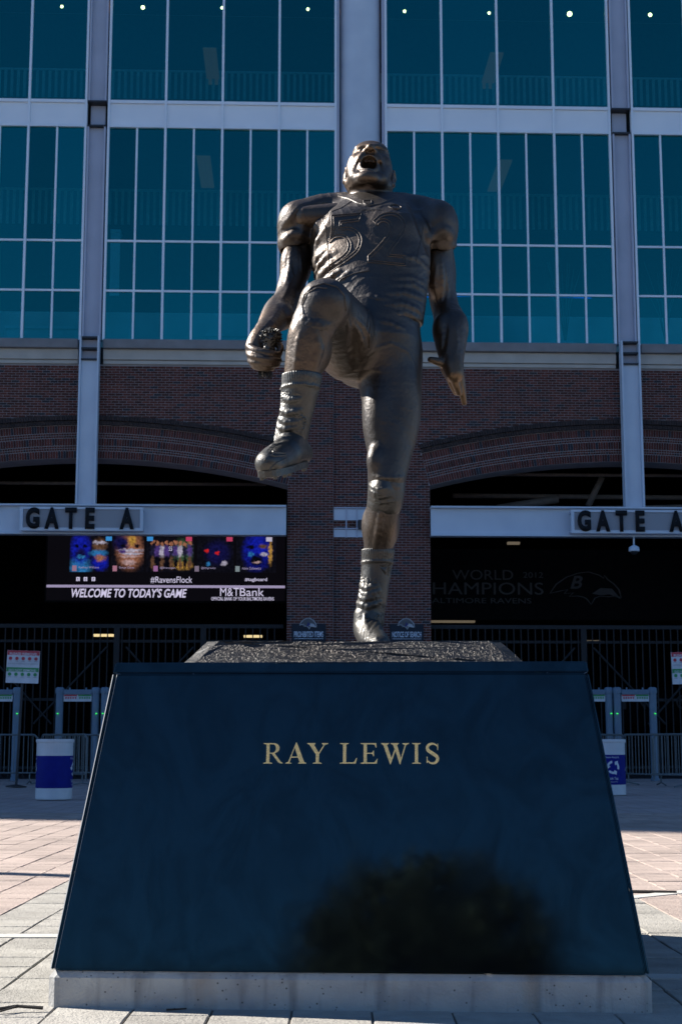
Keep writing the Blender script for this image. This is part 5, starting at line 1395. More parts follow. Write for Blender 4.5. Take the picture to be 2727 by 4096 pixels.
def photo(x0, x1, layers):
    """one picture tile on the screen: soft blurred colour shapes in an emissive procedural material"""
    m = bpy.data.materials.new('screen photo'); m.use_nodes = True
    nt = m.node_tree; N = nt.nodes; L = nt.links; N.clear()
    out = N.new('ShaderNodeOutputMaterial'); em = N.new('ShaderNodeEmission'); L.new(em.outputs[0], out.inputs[0])
    tc = N.new('ShaderNodeTexCoord')
    nz = N.new('ShaderNodeTexNoise'); nz.inputs['Scale'].default_value = 11; nz.inputs['Detail'].default_value = 7; L.new(tc.outputs['Object'], nz.inputs['Vector'])
    sb = N.new('ShaderNodeVectorMath'); sb.operation = 'SUBTRACT'; sb.inputs[1].default_value = (.5, .5, .5); L.new(nz.outputs['Color'], sb.inputs[0])
    sc = N.new('ShaderNodeVectorMath'); sc.operation = 'MULTIPLY_ADD'; sc.inputs[1].default_value = (.20, 0, .16); L.new(sb.outputs[0], sc.inputs[0]); L.new(tc.outputs['Object'], sc.inputs[2])
    n2 = N.new('ShaderNodeTexNoise'); n2.inputs['Scale'].default_value = 14; n2.inputs['Detail'].default_value = 5; L.new(tc.outputs['Object'], n2.inputs['Vector'])
    rp = N.new('ShaderNodeMapRange'); rp.inputs[1].default_value = .3; rp.inputs[2].default_value = .7; rp.inputs[3].default_value = .45; rp.inputs[4].default_value = 1.3; L.new(n2.outputs['Fac'], rp.inputs[0])
    col = None
    for (x, y, rx, ry, k) in layers:
        sb2 = N.new('ShaderNodeVectorMath'); sb2.operation = 'SUBTRACT'; sb2.inputs[1].default_value = (sx(x), 0, sz(y)); L.new(sc.outputs[0], sb2.inputs[0])
        dv = N.new('ShaderNodeVectorMath'); dv.operation = 'MULTIPLY'; dv.inputs[1].default_value = (1/(rx*SW/271.5), 0, 1/(ry*1.77/146)); L.new(sb2.outputs[0], dv.inputs[0])
        ln = N.new('ShaderNodeVectorMath'); ln.operation = 'LENGTH'; L.new(dv.outputs[0], ln.inputs[0])
        mk = N.new('ShaderNodeMapRange'); mk.interpolation_type = 'SMOOTHSTEP'; mk.inputs[1].default_value = .5; mk.inputs[2].default_value = 1.35; mk.inputs[3].default_value = 1; mk.inputs[4].default_value = 0; L.new(ln.outputs['Value'], mk.inputs[0])
        mx = N.new('ShaderNodeMix'); mx.data_type = 'RGBA'; L.new(mk.outputs[0], mx.inputs['Factor'])
        if col is None: mx.inputs['A'].default_value = (.006, .006, .011, 1)
        else: L.new(col, mx.inputs['A'])
        mx.inputs['B'].default_value = (*PC[k], 1); col = mx.outputs['Result']
    hs = N.new('ShaderNodeHueSaturation'); L.new(rp.outputs[0], hs.inputs['Value']); L.new(col, hs.inputs['Color']); L.new(hs.outputs[0], em.inputs['Color']); em.inputs['Strength'].default_value = 0.34
    mb = MB(); mb.v = [(sx(x0), -0.0135, sz(1312)), (sx(x1), -0.0135, sz(1312)), (sx(x1), -0.0135, sz(1226)), (sx(x0), -0.0135, sz(1226))]; mb.f = [(0, 1, 2, 3)]
    mb.build('screen_photo', m, scr)
photo(163, 252, [(187, 1302, 23, 26, 'cyan'), (187, 1258, 22, 36, 'blue'), (179, 1252, 5, 4, 'dark'), (197, 1252, 5, 4, 'dark'), (188, 1270, 13, 14, 'deep'), (188, 1277, 9, 4, 'cyan'), (230, 1250, 15, 17, 'brown'), (231, 1243, 15, 4, 'white'), (228, 1268, 20, 8, 'cyan'), (232, 1290, 19, 18, 'blue'), (232, 1280, 13, 8, 'skin')])
photo(257, 332, [(300, 1262, 29, 42, 'skin'), (280, 1245, 17, 20, 'deep'), (304, 1238, 9, 13, 'gold'), (284, 1250, 6, 4, 'dark'), (316, 1251, 6, 4, 'dark'), (302, 1261, 27, 4, 'white'), (302, 1269, 25, 3.5, 'white'), (298, 1276, 22, 3, 'pale'), (298, 1289, 15, 7, 'pale'), (284, 1264, 8, 5, 'purple')])
photo(337, 446, [(420, 1268, 22, 32, 'green'), (420, 1296, 22, 10, 'gold')] + sum([[(352+i*10.5, 1262, 6.5, 15, ['navy', 'purple', 'white', 'purple', 'navy', 'purple', 'white', 'navy', 'purple'][i]), (352+i*10.5, 1290, 4.5, 16, 'dark' if i % 2 else 'brown'), (352+i*10.5, 1242+(i*7 % 5), 4, 5, 'skin')] for i in range(9)], []))
photo(453, 537, [(500, 1266, 28, 28, 'deep'), (475, 1262, 4.5, 4.5, 'red'), (499, 1266, 4.5, 4.5, 'red'), (515, 1291, 6, 6, 'white'), (478, 1292, 5, 5, 'cyan')])
photo(543, 634, [(590, 1262, 30, 42, 'blue'), (576, 1252, 9, 6, 'dark'), (604, 1251, 9, 6, 'brown'), (590, 1284, 17, 15, 'dark'), (590, 1288, 9, 3, 'pale'), (606, 1269, 8, 5, 'white'), (576, 1269, 7, 6, 'cyan'), (621, 1262, 4, 30, 'gold')])
for x, k in ((251, 'tag'), (345, 'tag'), (434, 'rtag'), (527, 'rtag'), (618, 'white')):
    box('source_tag', (sx(x-7), sx(x+7), -0.017, -0.0145, sz(1239), sz(1229)), emis('tag', PC[k], 0.4), scr)
stext('55', 388, 396, 1252, 1262)

# ---- dim wall sign on the right: champions lettering and bird outline
M['dim_letter'] = mat('dim grey lettering', (0.055, 0.052, 0.052), rough=0.7)
ws = fthing('wall_sign', 'dim champions lettering with a bird head outline inside the right gateway', 'sign', 5.6, 5.0, 4.6)
box('sign_board', (-3.4, 5.0, 0.0, 0.1, -0.1, 2.0), M['black'], ws)
def wx(px, py=1320):
    return (px-1210)*(44.5/3441.)
def wz(py): return 0.35 + (1357-py)*(44.5/3441.)
for t, x0, x1, y0, y1 in (('WORLD', 1045, 1185, 1277, 1300), ('CHAMPIONS', 962, 1254, 1306, 1334), ('2012', 1208, 1254, 1282, 1295), ('BALTIMORE RAVENS', 985, 1226, 1342, 1354)):
    sheet('letter', text_mesh(t), wx(x0), wx(x1), wz(y1), wz(y0), -0.012, M['dim_letter'], ws)
bl = [(x, y) for x, y in BIRD]
sheet('bird_outline', outline_mesh(ribbon2d(bl, 0.022)), wx(1268), wx(1434), wz(1357), wz(1280), -0.012, M['dim_letter'], ws)
sheet('bird_beak_line', outline_mesh([[(0, .4), (.3, .62), (.7, .6), (1, .2), (.6, .38), (.3, .34)]]), wx(1366), wx(1432), wz(1343), wz(1318), -0.012, M['dim_letter'], ws)
sheet('letter', text_mesh('B', shear=0.3, bold=0.02), wx(1316), wx(1345), wz(1320), wz(1290), -0.013, M['dim_letter'], ws)
gl = fthing('grill_sign', 'dim serif lettering on the concourse wall behind the right metal detectors', 'sign', 9.0, 8.0, 1.6)
box('sign_board', (-2.6, 4.4, 0.0, 0.08, -0.1, 1.0), M['black'], gl)
for i, ch_ in enumerate('GOAL LINE GRILL'):
    if ch_ != ' ':
        x = -2.4 + i*0.42
        sheet('letter', text_mesh(ch_, bold=0.02), x, x+(0.1 if ch_ == 'I' else 0.29), 0.35, 0.80, -0.012, M['dim_letter'], gl)

# ---- notice boards at the foot of the pier
M['board'] = mat('navy notice board', (0.022, 0.030, 0.044), (0.018, 0.025, 0.036), 0.6, spec=0.2)
M['board_text'] = mat('pale notice lettering', (0.62, 0.70, 0.80), rough=0.6)
M['bird_body'] = mat('bird dark', (0.10, 0.10, 0.11), rough=0.6)
M['bird_beak'] = mat('bird beak', (0.45, 0.47, 0.50), rough=0.6)
M['bird_blue'] = mat('bird blue', (0.02, 0.03, 0.16), rough=0.6)
for bu, which, lines in ((-0.84, 'left', ('PROHIBITED ITEMS', 'Non Approved Bags of Any Kind', 'Weapons of Any Kind')), (1.71, 'right', ('NOTICE OF SEARCH', 'All Guests of', 'the Stadium'))):
    nb = fthing('notice_board', '%s notice board with a bird emblem on the brick pier' % {'left': 'prohibited items', 'right': 'notice of search'}[which], 'sign', bu, -0.035, 2.2, 'notice boards on the pier')
    box('board', (-0.44, 0.44, -0.02, 0.02, 0.0, 1.78), M['board'], nb, bevel=0.006)
    e = sheet('bird_emblem', outline_mesh([BIRD]), -0.24, 0.20, 1.63, 1.93, -0.030, M['bird_body'], nb, thick=0.008)
    sheet('emblem_beak', outline_mesh([[(0, .45), (.35, .9), (.7, .75), (1, .05), (.5, .2)]]), -0.02, 0.195, 1.68, 1.79, -0.042, M['bird_beak'], e)
    sheet('emblem_crest', outline_mesh([[(0, .1), (.35, 1), (.9, .6), (.4, .2)]]), -0.06, 0.05, 1.70, 1.82, -0.044, M['bird_blue'], e)
    sheet('emblem_rim', outline_mesh(ribbon2d(BIRD, 0.05)), -0.245, 0.205, 1.627, 1.934, -0.0405, M['bird_beak'], e)
    sheet('notice_text', text_mesh(lines[0], bold=0.02), -0.38, 0.38, 1.43, 1.58, -0.0225, M['board_text'], nb)
    box('underline', (-0.38, 0.38, -0.0235, -0.0205, 1.385, 1.395), M['board_text'], nb)
    w1 = 0.38 if which == 'left' else 0.22
    sheet('notice_text', text_mesh(lines[1], bold=0.014), -w1, w1, 1.18, 1.29, -0.0225, M['board_text'], nb)
    sheet('notice_text', text_mesh(lines[2], bold=0.014), -0.25, 0.25, 1.02, 1.10, -0.0225, M['board_text'], nb)

# ---- dome camera under the right gate sign
dc = fthing('dome_camera', 'white dome security camera hanging below the right gate sign', 'camera', 7.64, -0.45, 5.86)
MB().tube((0, 0, 0.16), (0, 0, 0.40), 0.022, n=10).build('stem', M['white'], dc)
MB().lathe([(0.03, 0.17), (0.13, 0.11), (0.145, 0.02), (0.14, 0.0)], 20).build('housing', M['white'], dc, smooth=True)
MB().lathe([(0.005, -0.09), (0.06, -0.075), (0.095, -0.03), (0.10, -0.002)], 20).build('dome', M['darksteel'], dc, smooth=True)

# ---- ceiling lights in the concourse
M['lamp_y'] = emis('lit yellow tube', (1.0, 0.78, 0.40), 0.42)
M['lamp_d'] = emis('dim tube', (0.9, 0.72, 0.5), 0.06)
M['lamp_w'] = emis('pale counter light', (0.30, 0.60, 0.85), 0.28)
for u, v, z, w_, m_, lb in ((-6.75, 5, 3.98, 0.30, 'lamp_y', 'lit yellow ceiling light behind the left gate'), (-2.45, 7, 4.1, 0.28, 'lamp_y', 'lit yellow ceiling light nearest the pier in the left gateway'),
                       (3.95, 6, 4.75, 0.40, 'lamp_d', 'upper dim strip light in the right gateway'), (3.8, 8, 4.65, 0.7, 'lamp_d', 'long dim strip light below the champions lettering'),
                       (7.75, 6, 3.9, 0.28, 'lamp_d', 'small lit lamp behind the right gate post'), (4.7, 1.0, 6.22, 0.17, 'lamp_d', 'small dim downlight under the right girder')):
    t = fthing('ceiling_light', lb, 'light', u, v, z)
    box('tube', (-w_, w_, -0.06, 0.06, 0.0, 0.07), M[m_], t, bevel=0.01)
    box('housing', (-w_-0.03, w_+0.03, -0.09, 0.09, 0.072, 0.13), M['black'], t)
for u, w_, lb in ((-2.42, 0.42, 'pale lit counter display left of the pier'), (2.95, 0.5, 'pale lit counter display right of the pier')):
    t = fthing('counter_display', lb, 'display', u, 6.0, 3.35)
    for k in range(3):
        box('panel', (-w_+k*w_*0.68, -w_+k*w_*0.68+w_*0.62, -0.03, 0.0, 0.0, 0.28), M['lamp_w'], t)
    box('backing', (-w_-0.05, w_+0.05, 0.003, 0.06, -0.05, 0.33), M['black'], t)

# ---- lamps, fixtures and railings seen through the glass
M['bulb'] = emis('lit ceiling bulb', (1.0, 0.50, 0.20), 9.0)
M['fixture'] = emis('long ceiling fixture', (1.0, 0.42, 0.22), 0.035)
LAMPS = [(143, 15, 5), (329, 17, 6.5), (511, 18, 5), (708, 21, 5), (930, 26, 5), (1124, 30, 5), (1309, 32, 8.5), (1494, 34, 6.5)]
names = ['leftmost', 'second', 'third', 'fourth', 'fifth', 'sixth', 'big seventh', 'eighth']
LU = [(-8.191, 22.56), (-5.795, 22.575), (-3.442, 22.604), (-0.885, 22.608), (2.009, 22.591), (4.549, 22.581), (6.98, 22.596), (9.421, 22.612)]
for (x, y, r), nm, (u, z) in zip(LAMPS, names, LU):
    t = fthing('pendant_lamp', '%s round lit lamp from the left behind the top row of glass' % nm, 'lamp', u, 3.0, z, 'lit lamps behind the upper glass')
    rr = r*0.0088
    MB().lathe([(rr*math.cos(rad(a))+0.001, rr*math.sin(rad(a))) for a in range(-88, 89, 22)], 14).build('bulb', M['bulb'], t, smooth=True)
    MB().tube((0, 0, rr), (0, 0, 25.39-z), 0.012, n=6).build('cord', M['darksteel'], t)
for u, v0, z, lb in ((-3.75, 2.2, 20.9, 'upper left'), (4.65, 2.2, 20.9, 'upper right'), (-3.85, 1.6, 17.35, 'lower left'), (4.75, 1.6, 17.35, 'lower right')):
    t = fthing('strip_fixture', '%s long ceiling fixture glowing dimly behind the glass' % lb, 'light', u, v0, z)
    for s in (-0.1, 0.1):
        box('tube', (s-0.095, s+0.095, 0, 2.4, 0, 0.05), M['fixture'], t)
    box('tray', (-0.2, 0.2, 0, 2.4, 0.052, 0.10), M['interior'], t)
M['rail'] = mat('pale railing', (0.42, 0.44, 0.44), (0.34, 0.36, 0.36), 0.6)
for z0, z1, lb in ((16.25, 17.3, 'lower'), (20.25, 21.1, 'upper')):
    t = fthing('inner_railing', 'railing with close upright bars behind the %s row of glass' % lb, 'railing', 0.5, 4.2, z0)
    tag(t, group='railings behind the glass')
    mb = MB()
    for i in range(125):
        x = -11.5+i*0.19
        mb.box(x, x+0.085, -0.02, 0.02, 0.0, z1-z0)
    tag(mb.build('balusters', M['rail'], t), kind='stuff')
    box('rail', (-11.6, 12.4, -0.03, 0.03, z1-z0+0.001, z1-z0+0.06), M['rail'], t)

# ---- furniture behind the lowest glass
M['room'] = mat('pale furniture', (0.80, 0.82, 0.82), (0.7, 0.73, 0.73), 0.6)
for u, v, z, w_, h_, lb in ((-8.3, 2.5, 12.05, 1.1, 0.5, 'pale counter behind the lowest glass at the far left'), (-2.9, 2.5, 12.1, 0.85, 0.28, 'pale shelf behind the lowest glass left of the statue'),
                            (-6.25, 1.6, 13.2, 0.14, 1.9, 'tall narrow pale panel behind the glass beside the left column')):
    t = fthing('counter', lb, 'furniture', u, v, z)
    box('top', (-w_, w_, -0.25, 0.25, h_-0.08, h_), M['room'], t)
    box('front', (-w_*0.95, w_*0.95, -0.2, -0.15, 0, h_-0.081), M['room'], t)
M['leaf_in'] = mat('dry indoor plant', (0.20, 0.26, 0.22), rough=0.7)
for u, lb in ((6.35, 'tall thin-branched plant behind the glass left of the right column'), (9.2, 'tall thin-branched plant behind the glass right of the right column')):
    t = fthing('potted_plant', lb, 'plant', u, 1.6, 11.5)
    MB().lathe([(0.22, 0.0), (0.30, 0.5), (0.27, 0.5)], 18).build('pot', M['room'], t, smooth=True)
    mb = MB()
    for i in range(14):
        a = random.uniform(0, 6.28); L_ = random.uniform(1.6, 2.8); sp = random.uniform(0.1, 0.55)
        p0 = Vector((0, 0, 0.45)); p1 = p0 + Vector((math.cos(a)*sp*0.4, math.sin(a)*sp*0.3, L_*0.5)); p2 = p0 + Vector((math.cos(a)*sp*1.3, math.sin(a)*sp*0.8, L_))
        mb.tube(p0, p1, 0.014, 0.010, 5); mb.tube(p1, p2, 0.010, 0.004, 5)
    mb.build('branches', M['leaf_in'], t)
M['cool'] = emis('blue light line', (0.02, 0.14, 1.0), 0.5)
t = fthing('light_line', 'thin blue light line behind the lower glass right of the statue', 'light', 4.2, 2.0, 13.45)
MB().tube((-2.6, 0, -0.05), (0.5, 0, 0.06), 0.012, n=6).build('tube', M['cool'], t)
MB().tube((0.5, 0, 0.06), (3.0, 0, 0.0), 0.012, n=6).build('tube', M['cool'], t)

# ================================================================== GATES
M['fence'] = mat('dark grey gate steel', (0.011, 0.012, 0.014), (0.008, 0.009, 0.010), 0.7)
def gate(name, label, u0, u1, posts, v=0.55):
    g = fthing(name, label, 'gate', 0, v, 0, 'gates under the arches')
    H_ = 4.0
    box('top_rail', (u0, u1, -0.05, 0.05, H_-0.10, H_), M['fence'], g)
    for z in (3.52, 2.0, 0.25): box('rail', (u0, u1, -0.03, 0.03, z, z+0.07), M['fence'], g)
    for p in posts: box('post', (p-0.075, p+0.075, -0.07, 0.07, 0.0, H_-0.101), M['fence'], g)
    me = None; n = int((u1-u0)/0.19)
    for i in range(n):
        x = u0+0.1+i*0.19
        if any(abs(x-p) < 0.1 for p in posts): continue
        if me is None:
            o = box('picket', (-0.014, 0.014, -0.062, -0.034, 0.05, H_-0.101), M['fence'], g); me = o.data
        else: o = link(bpy.data.objects.new('picket', me), g)
        o.location = (x, 0, 0)
    for p in posts:
        for s in (-1, 1):
            q0 = Vector((p+s*0.25, -0.075, 3.4)); q1 = Vector((p+s*2.1, -0.075, 1.4))
            if u0 < q1.x < u1: MB().tube(q0, q1, 0.028, n=6).build('brace', M['fence'], g)
gate('steel_gate', 'tall dark steel gate with upright bars under the left arch', -11.9, -1.5, (-9.6, -5.86, -3.6))
gate('steel_gate', 'tall dark steel gate with upright bars under the right arch', 2.4, 12.9, (6.45, 10.2))

# ================================================================== METAL DETECTORS
M['det'] = mat('blue grey plastic', (0.13, 0.20, 0.27), (0.11, 0.17, 0.235), 0.5, scale=4)
M['det_strip'] = mat('grey strip', (0.24, 0.23, 0.22), rough=0.5)
M['print_w'] = mat('white print', (0.60, 0.64, 0.68), rough=0.5)
M['print_r'] = mat('red print', (0.50, 0.05, 0.07), (0.42, 0.04, 0.06), rough=0.5)
M['print_g'] = mat('green print', (0.03, 0.30, 0.10), (0.025, 0.25, 0.08), rough=0.5)
M['print_y'] = mat('grey print', (0.25, 0.27, 0.32), rough=0.5)
M['led'] = emis('green led', (0.05, 1.0, 0.12), 0.9)
def detector():
    r = bpy.data.objects.new('metal_detector', None); link(r); r.empty_display_size = 0.1
    for s in (-1, 1):
        p = MB().lathe([(0.105, 0.0), (0.105, 0.06), (0.092, 0.07), (0.092, 2.12)], 20, (s*0.44, 0, 0)).build('post', M['det'], r, smooth=False)
        MB().lathe([(0.11, 2.121), (0.112, 2.19), (0.10, 2.25), (0.06, 2.27)], 20, (s*0.44, 0, 0)).build('cap', M['det'], p, smooth=False)
        box('strip', (s*0.44-0.018, s*0.44+0.018, -0.099, -0.09, 0.1, 2.05), M['det_strip'], p)
        MB().lathe([(0.024, 0), (0.02, 0.012)], 10, (0, 0, 0)).build('led', M['led'], p).location = (s*0.44+s*0.03, -0.098, 1.62)
        p.children[-1].rotation_euler = (rad(90), 0, 0)
    hd = box('header', (-0.345, 0.345, -0.07, 0.07, 2.09, 2.21), M['det'], r, bevel=0.01)
    for x in (-0.2, 0.2): MB().tube((x, 0, 2.21), (x, 0, 2.26), 0.02, n=8).build('knob', M['det'], hd)
    lp = box('label_panel', (-0.34, 0.34, -0.045, -0.02, 1.92, 2.088), M['print_w'], r)
    box('red_label', (-0.33, -0.01, -0.0475, -0.0455, 2.045, 2.085), M['print_r'], lp)
    box('green_label', (0.01, 0.33, -0.0475, -0.0455, 2.045, 2.085), M['print_g'], lp)
    for k in range(5):
        box('red_icon', (-0.30+k*0.058, -0.262+k*0.058, -0.0475, -0.0455, 1.985, 2.03), M['print_r'], lp)
        box('green_icon', (0.04+k*0.058, 0.078+k*0.058, -0.0475, -0.0455, 1.985, 2.03), M['print_g'], lp)
    return r
proto = detector()
DETS = [((-8.3903, 37.0253), 'metal detector cut off by the left edge of the picture'), ((-6.4559, 37.0253), 'whole metal detector standing behind the left recycling drum'), ((-5.3499, 37.0253), 'metal detector half hidden behind the left slope of the pedestal'),
        ((6.1338, 37.0253), 'metal detector half hidden behind the right slope of the pedestal'), ((7.2091, 37.0253), 'whole metal detector standing behind the right crowd barriers')]
for i, ((x, y), lb) in enumerate(DETS):
    o = proto if i == 0 else copy_tree(proto)
    o.location = (x, y, 0); o.rotation_euler = (0, 0, FR + random.uniform(-0.02, 0.02))
    tag(o, lb, 'metal detector', 'metal detectors in front of the gates')

# ================================================================== RECYCLING DRUMS
M['drum_w'] = mat('white drum plastic', (0.62, 0.64, 0.66), (0.54, 0.56, 0.58), 0.5, scale=4)
M['drum_b'] = mat('royal blue wrap', (0.006, 0.014, 0.21), (0.005, 0.011, 0.17), 0.6, spec=0.15)
M['drum_t'] = mat('white wrap print', (0.62, 0.66, 0.72), rough=0.5)
def wrap(me, x0, x1, z0, z1, R_, ang0, name, parent):
    """flat lettering bent round a drum; x given as arc length from the front"""
    n = len(me.vertices); co = np.empty(n*3, np.float32); me.vertices.foreach_get('co', co); co = co.reshape(-1, 3)
    lo = co.min(0); hi = co.max(0); s = np.maximum(hi-lo, 1e-6)
    a = (x0 + (co[:, 0]-lo[0])/s[0]*(x1-x0))/R_ + ang0; z = z0 + (co[:, 1]-lo[1])/s[1]*(z1-z0)
    out = np.stack([np.sin(a)*(R_+0.003), -np.cos(a)*(R_+0.003), z], 1).astype(np.float32)
    me.vertices.foreach_set('co', out.ravel()); me.materials.append(M['drum_t']); me.update()
    return link(bpy.data.objects.new(name, me), parent)
def drum(label, loc, turn):
    d = thing('recycling_drum', label, 'bin', (*loc, 0), 0, 'recycling drums on the plaza')
    MB().lathe([(0.295, 0.0), (0.302, 0.02), (0.302, 0.186)], 40).build('base_band', M['drum_w'], d, smooth=False)
    MB().lathe([(0.300, 0.187), (0.303, 0.20), (0.303, 0.705), (0.300, 0.715)], 40).build('blue_wrap', M['drum_b'], d, smooth=False)
    MB().lathe([(0.302, 0.716), (0.302, 0.93)], 40).build('top_band', M['drum_w'], d, smooth=False)
    MB().lathe([(0.312, 0.931), (0.318, 0.95), (0.316, 0.985), (0.30, 0.99), (0.29, 0.95)], 40).build('rim', M['drum_w'], d, smooth=False)
    R_ = 0.303
    arrows = []
    for k in range(3):
        a0 = 90 + 120*k; body = [(math.cos(rad(a0+t))*0.42, math.sin(rad(a0+t))*0.42) for t in range(10, 80, 10)]
        inn = [(math.cos(rad(a0+t))*0.28, math.sin(rad(a0+t))*0.28) for t in range(70, 9, -10)]
        ah = [(math.cos(rad(a0+82))*0.52, math.sin(rad(a0+82))*0.52), (math.cos(rad(a0+104))*0.36, math.sin(rad(a0+104))*0.36), (math.cos(rad(a0+78))*0.18, math.sin(rad(a0+78))*0.18)]
        arrows.append(body + ah + inn)
    for ph in (0, math.pi):
        wrap(outline_mesh(arrows), -0.13, 0.13, 0.36, 0.61, R_, turn+ph, 'recycling_arrows', d)
        wrap(text_mesh('Please Recycle'), -0.13, 0.13, 0.645, 0.69, R_, turn+ph, 'wrap_text', d)
        wrap(text_mesh('Thank You', bold=0.01), -0.10, 0.10, 0.275, 0.325, R_, turn+ph, 'wrap_text', d)
        wrap(text_mesh('recycling partner'), -0.09, 0.09, 0.225, 0.25, R_, turn+ph, 'wrap_text', d)
    wrap(outline_mesh([[(0, 0), (.8, .55), (1, .45), (1, 1), (.6, .9), (.7, .75), (0, .25)]]), -0.06, 0.06, 0.42, 0.52, R_, turn+1.2, 'recycling_arrows', d)
    wrap(outline_mesh([[(0, 0), (.3, 0), (.3, .2), (0, .2)], [(.5, .3), (1, .3), (1, 1), (.5, 1)]]), -0.03, 0.03, 0.60, 0.63, R_, turn+1.55, 'wrap_text', d)
    return d
drum('blue and white recycling drum left of the pedestal', (-4.7793, 25.3549), math.pi/2+0.05)
drum('blue and white recycling drum half hidden right of the pedestal', ((4.8242, 27.409)), 0.06)

# ================================================================== POST SIGNS
def post_sign(label, x, y, lean):
    s = thing('post_sign', label, 'sign', (x, y, 0), FR, 'red and green entry signs')
    s.rotation_euler = (0, rad(lean), FR)
    MB().tube((0, 0, 0), (0, 0, 2.20), 0.028, n=10).build('pole', M['darksteel'], s)
    MB().lathe([(0.22, 0.0), (0.22, 0.02), (0.05, 0.05)], 24).build('foot', M['darksteel'], s)
    b = box('sign_panel', (-0.345, 0.345, -0.055, -0.032, 2.18, 2.87), M['print_w'], s)
    box('red_band', (-0.34, 0.34, -0.058, -0.0555, 2.77, 2.868), M['print_r'], b)
    box('green_band', (-0.34, 0.34, -0.058, -0.0555, 2.42, 2.51), M['print_g'], b)
    sheet('sign_text', text_mesh('PLEASE REMOVE:', bold=0.02), -0.29, 0.29, 2.775, 2.825, -0.0592, M['print_w'], b)
    sheet('sign_text', text_mesh('DO NOT REMOVE:', bold=0.02), -0.29, 0.29, 2.425, 2.475, -0.0592, M['print_w'], b)
    sheet('sign_text', text_mesh('EVERYTHING IN YOUR POCKETS MUST BE REMOVED'), -0.31, 0.31, 2.575, 2.605, -0.0592, M['print_y'], b)
    for k in range(5):
        for z, m in ((2.70, 'print_r'), (2.365, 'print_g')):
            mb = MB(); mb.v = [(-0.27+k*0.135+0.038*math.cos(t*math.pi/8), -0.0575, z+0.038*math.sin(t*math.pi/8)) for t in range(16)]; mb.f = [tuple(range(16))]
            mb.build('icon', M[m], b)
            box('icon_caption', (-0.305+k*0.135, -0.235+k*0.135, -0.0578, -0.0555, z-0.062, z-0.052), M['print_y'], b)
    return s
post_sign('red and green PLEASE REMOVE sign on a dark pole at the left', -6.85, 32.1, 1.6)
post_sign('red and green PLEASE REMOVE sign cut off by the right edge', 7.55, 32.6, -1.2)

# ================================================================== CROWD BARRIERS
M['barrier'] = mat('galvanised barrier', (0.15, 0.18, 0.19), (0.11, 0.135, 0.145), 0.5, metal=0.4)
def barrier():
    r = bpy.data.objects.new('crowd_barrier', None); link(r); r.empty_display_size = 0.1
    W_ = 1.05; fr_ = MB()
    path = [(-W_, 0, 0.12), (-W_, 0, 1.02), (-W_+0.08, 0, 1.10), (W_-0.08, 0, 1.10), (W_, 0, 1.02), (W_, 0, 0.12)]
    for a, b in zip(path[:-1], path[1:]): fr_.tube(a, b, 0.022, n=8)
    fr_.tube((-W_, 0, 0.25), (W_, 0, 0.25), 0.018, n=8)
    fr_.build('frame', M['barrier'], r)
    me = None
    for i in range(19):
        if me is None:
            o = MB().tube((0, 0, 0.25), (0, 0, 1.09), 0.0085, n=6).build('bar', M['barrier'], r); me = o.data
        else: o = link(bpy.data.objects.new('bar', me), r)
        o.location = (-W_+(i+1)*2*W_/20, 0, 0)
    for s in (-1, 1):
        mb = MB()
        mb.tube((s*W_*0.85, 0, 0.25), (s*W_*0.85, 0, 0.07), 0.016, n=6)
        mb.tube((s*W_*0.85, 0, 0.07), (s*W_*0.85, -0.30, 0.015), 0.016, n=6); mb.tube((s*W_*0.85, 0, 0.07), (s*W_*0.85, 0.30, 0.015), 0.016, n=6)
        mb.build('foot', M['barrier'], r)
    return r
bp_ = barrier()
BARS = [(-7.9, 34.2, 0.04, 'crowd barrier at the left edge in front of the cut-off metal detector'), (-6.15, 33.6, -0.9, 'angled crowd barrier behind the left recycling drum'), (-5.35, 34.6, 0.05, 'crowd barrier between the left drum and the pedestal'),
        (5.85, 33.8, 0.95, 'angled crowd barrier right beside the right recycling drum'), (6.75, 32.6, -1.05, 'crowd barrier seen nearly end-on behind the right drum'), (7.85, 33.2, 0.12, 'crowd barrier cut off by the right edge of the picture')]
for i, (x, y, rz, lb) in enumerate(BARS):
    o = bp_ if i == 0 else copy_tree(bp_)
    o.location = (x, y, 0); o.rotation_euler = (0, 0, rz)
    tag(o, lb, 'barrier', 'crowd barriers before the gates')

# ================================================================== THINGS BESIDE AND BEHIND THE CAMERA
lp = thing('lamp_post', 'tall slim lamp post left of the plaza casting a thin shadow line', 'lamp post', (-11.2, 14.27, 0))
MB().lathe([(0.22, 0.0), (0.22, 0.05), (0.15, 0.3), (0.13, 0.35), (0.10, 9.2)], 16).build('pole', M['darksteel'], lp, smooth=False)
MB().lathe([(0.10, 9.201), (0.16, 9.25), (0.14, 9.5), (0.03, 9.62)], 16).build('lamp_head', M['greysteel'], lp, smooth=False)

M['bark'] = mat('bark', (0.10, 0.075, 0.055), (0.06, 0.045, 0.035), 0.9, scale=9, bump=0.6, bscale=30)
M['leaf'] = mat('autumn leaves', (0.24, 0.13, 0.045), (0.11, 0.07, 0.025), 0.6, scale=1.2, isl=0.35)
tr = thing('street_tree', 'round leafy tree mirrored in the lower front of the black pedestal', 'tree', (-1.45, -25.5, 0))
tm = MB(); tm.tube((0, 0, -0.1), (0.05, 0, 2.6), 0.22, 0.16, 10)
limbs = []
for i in range(11):
    a = i*2.399; p0 = Vector((0.05, 0, 2.2+0.09*i)); p1 = p0 + Vector((math.cos(a)*random.uniform(.8, 1.7), math.sin(a)*random.uniform(.8, 1.7), random.uniform(1.2, 2.9)))
    tm.tube(p0, p1, 0.085, 0.03, 6); limbs.append(p1)
tm.tube((0.05, 0, 2.6), (0.1, 0.1, 6.4), 0.16, 0.04, 8)
tm.build('trunk', M['bark'], tr)
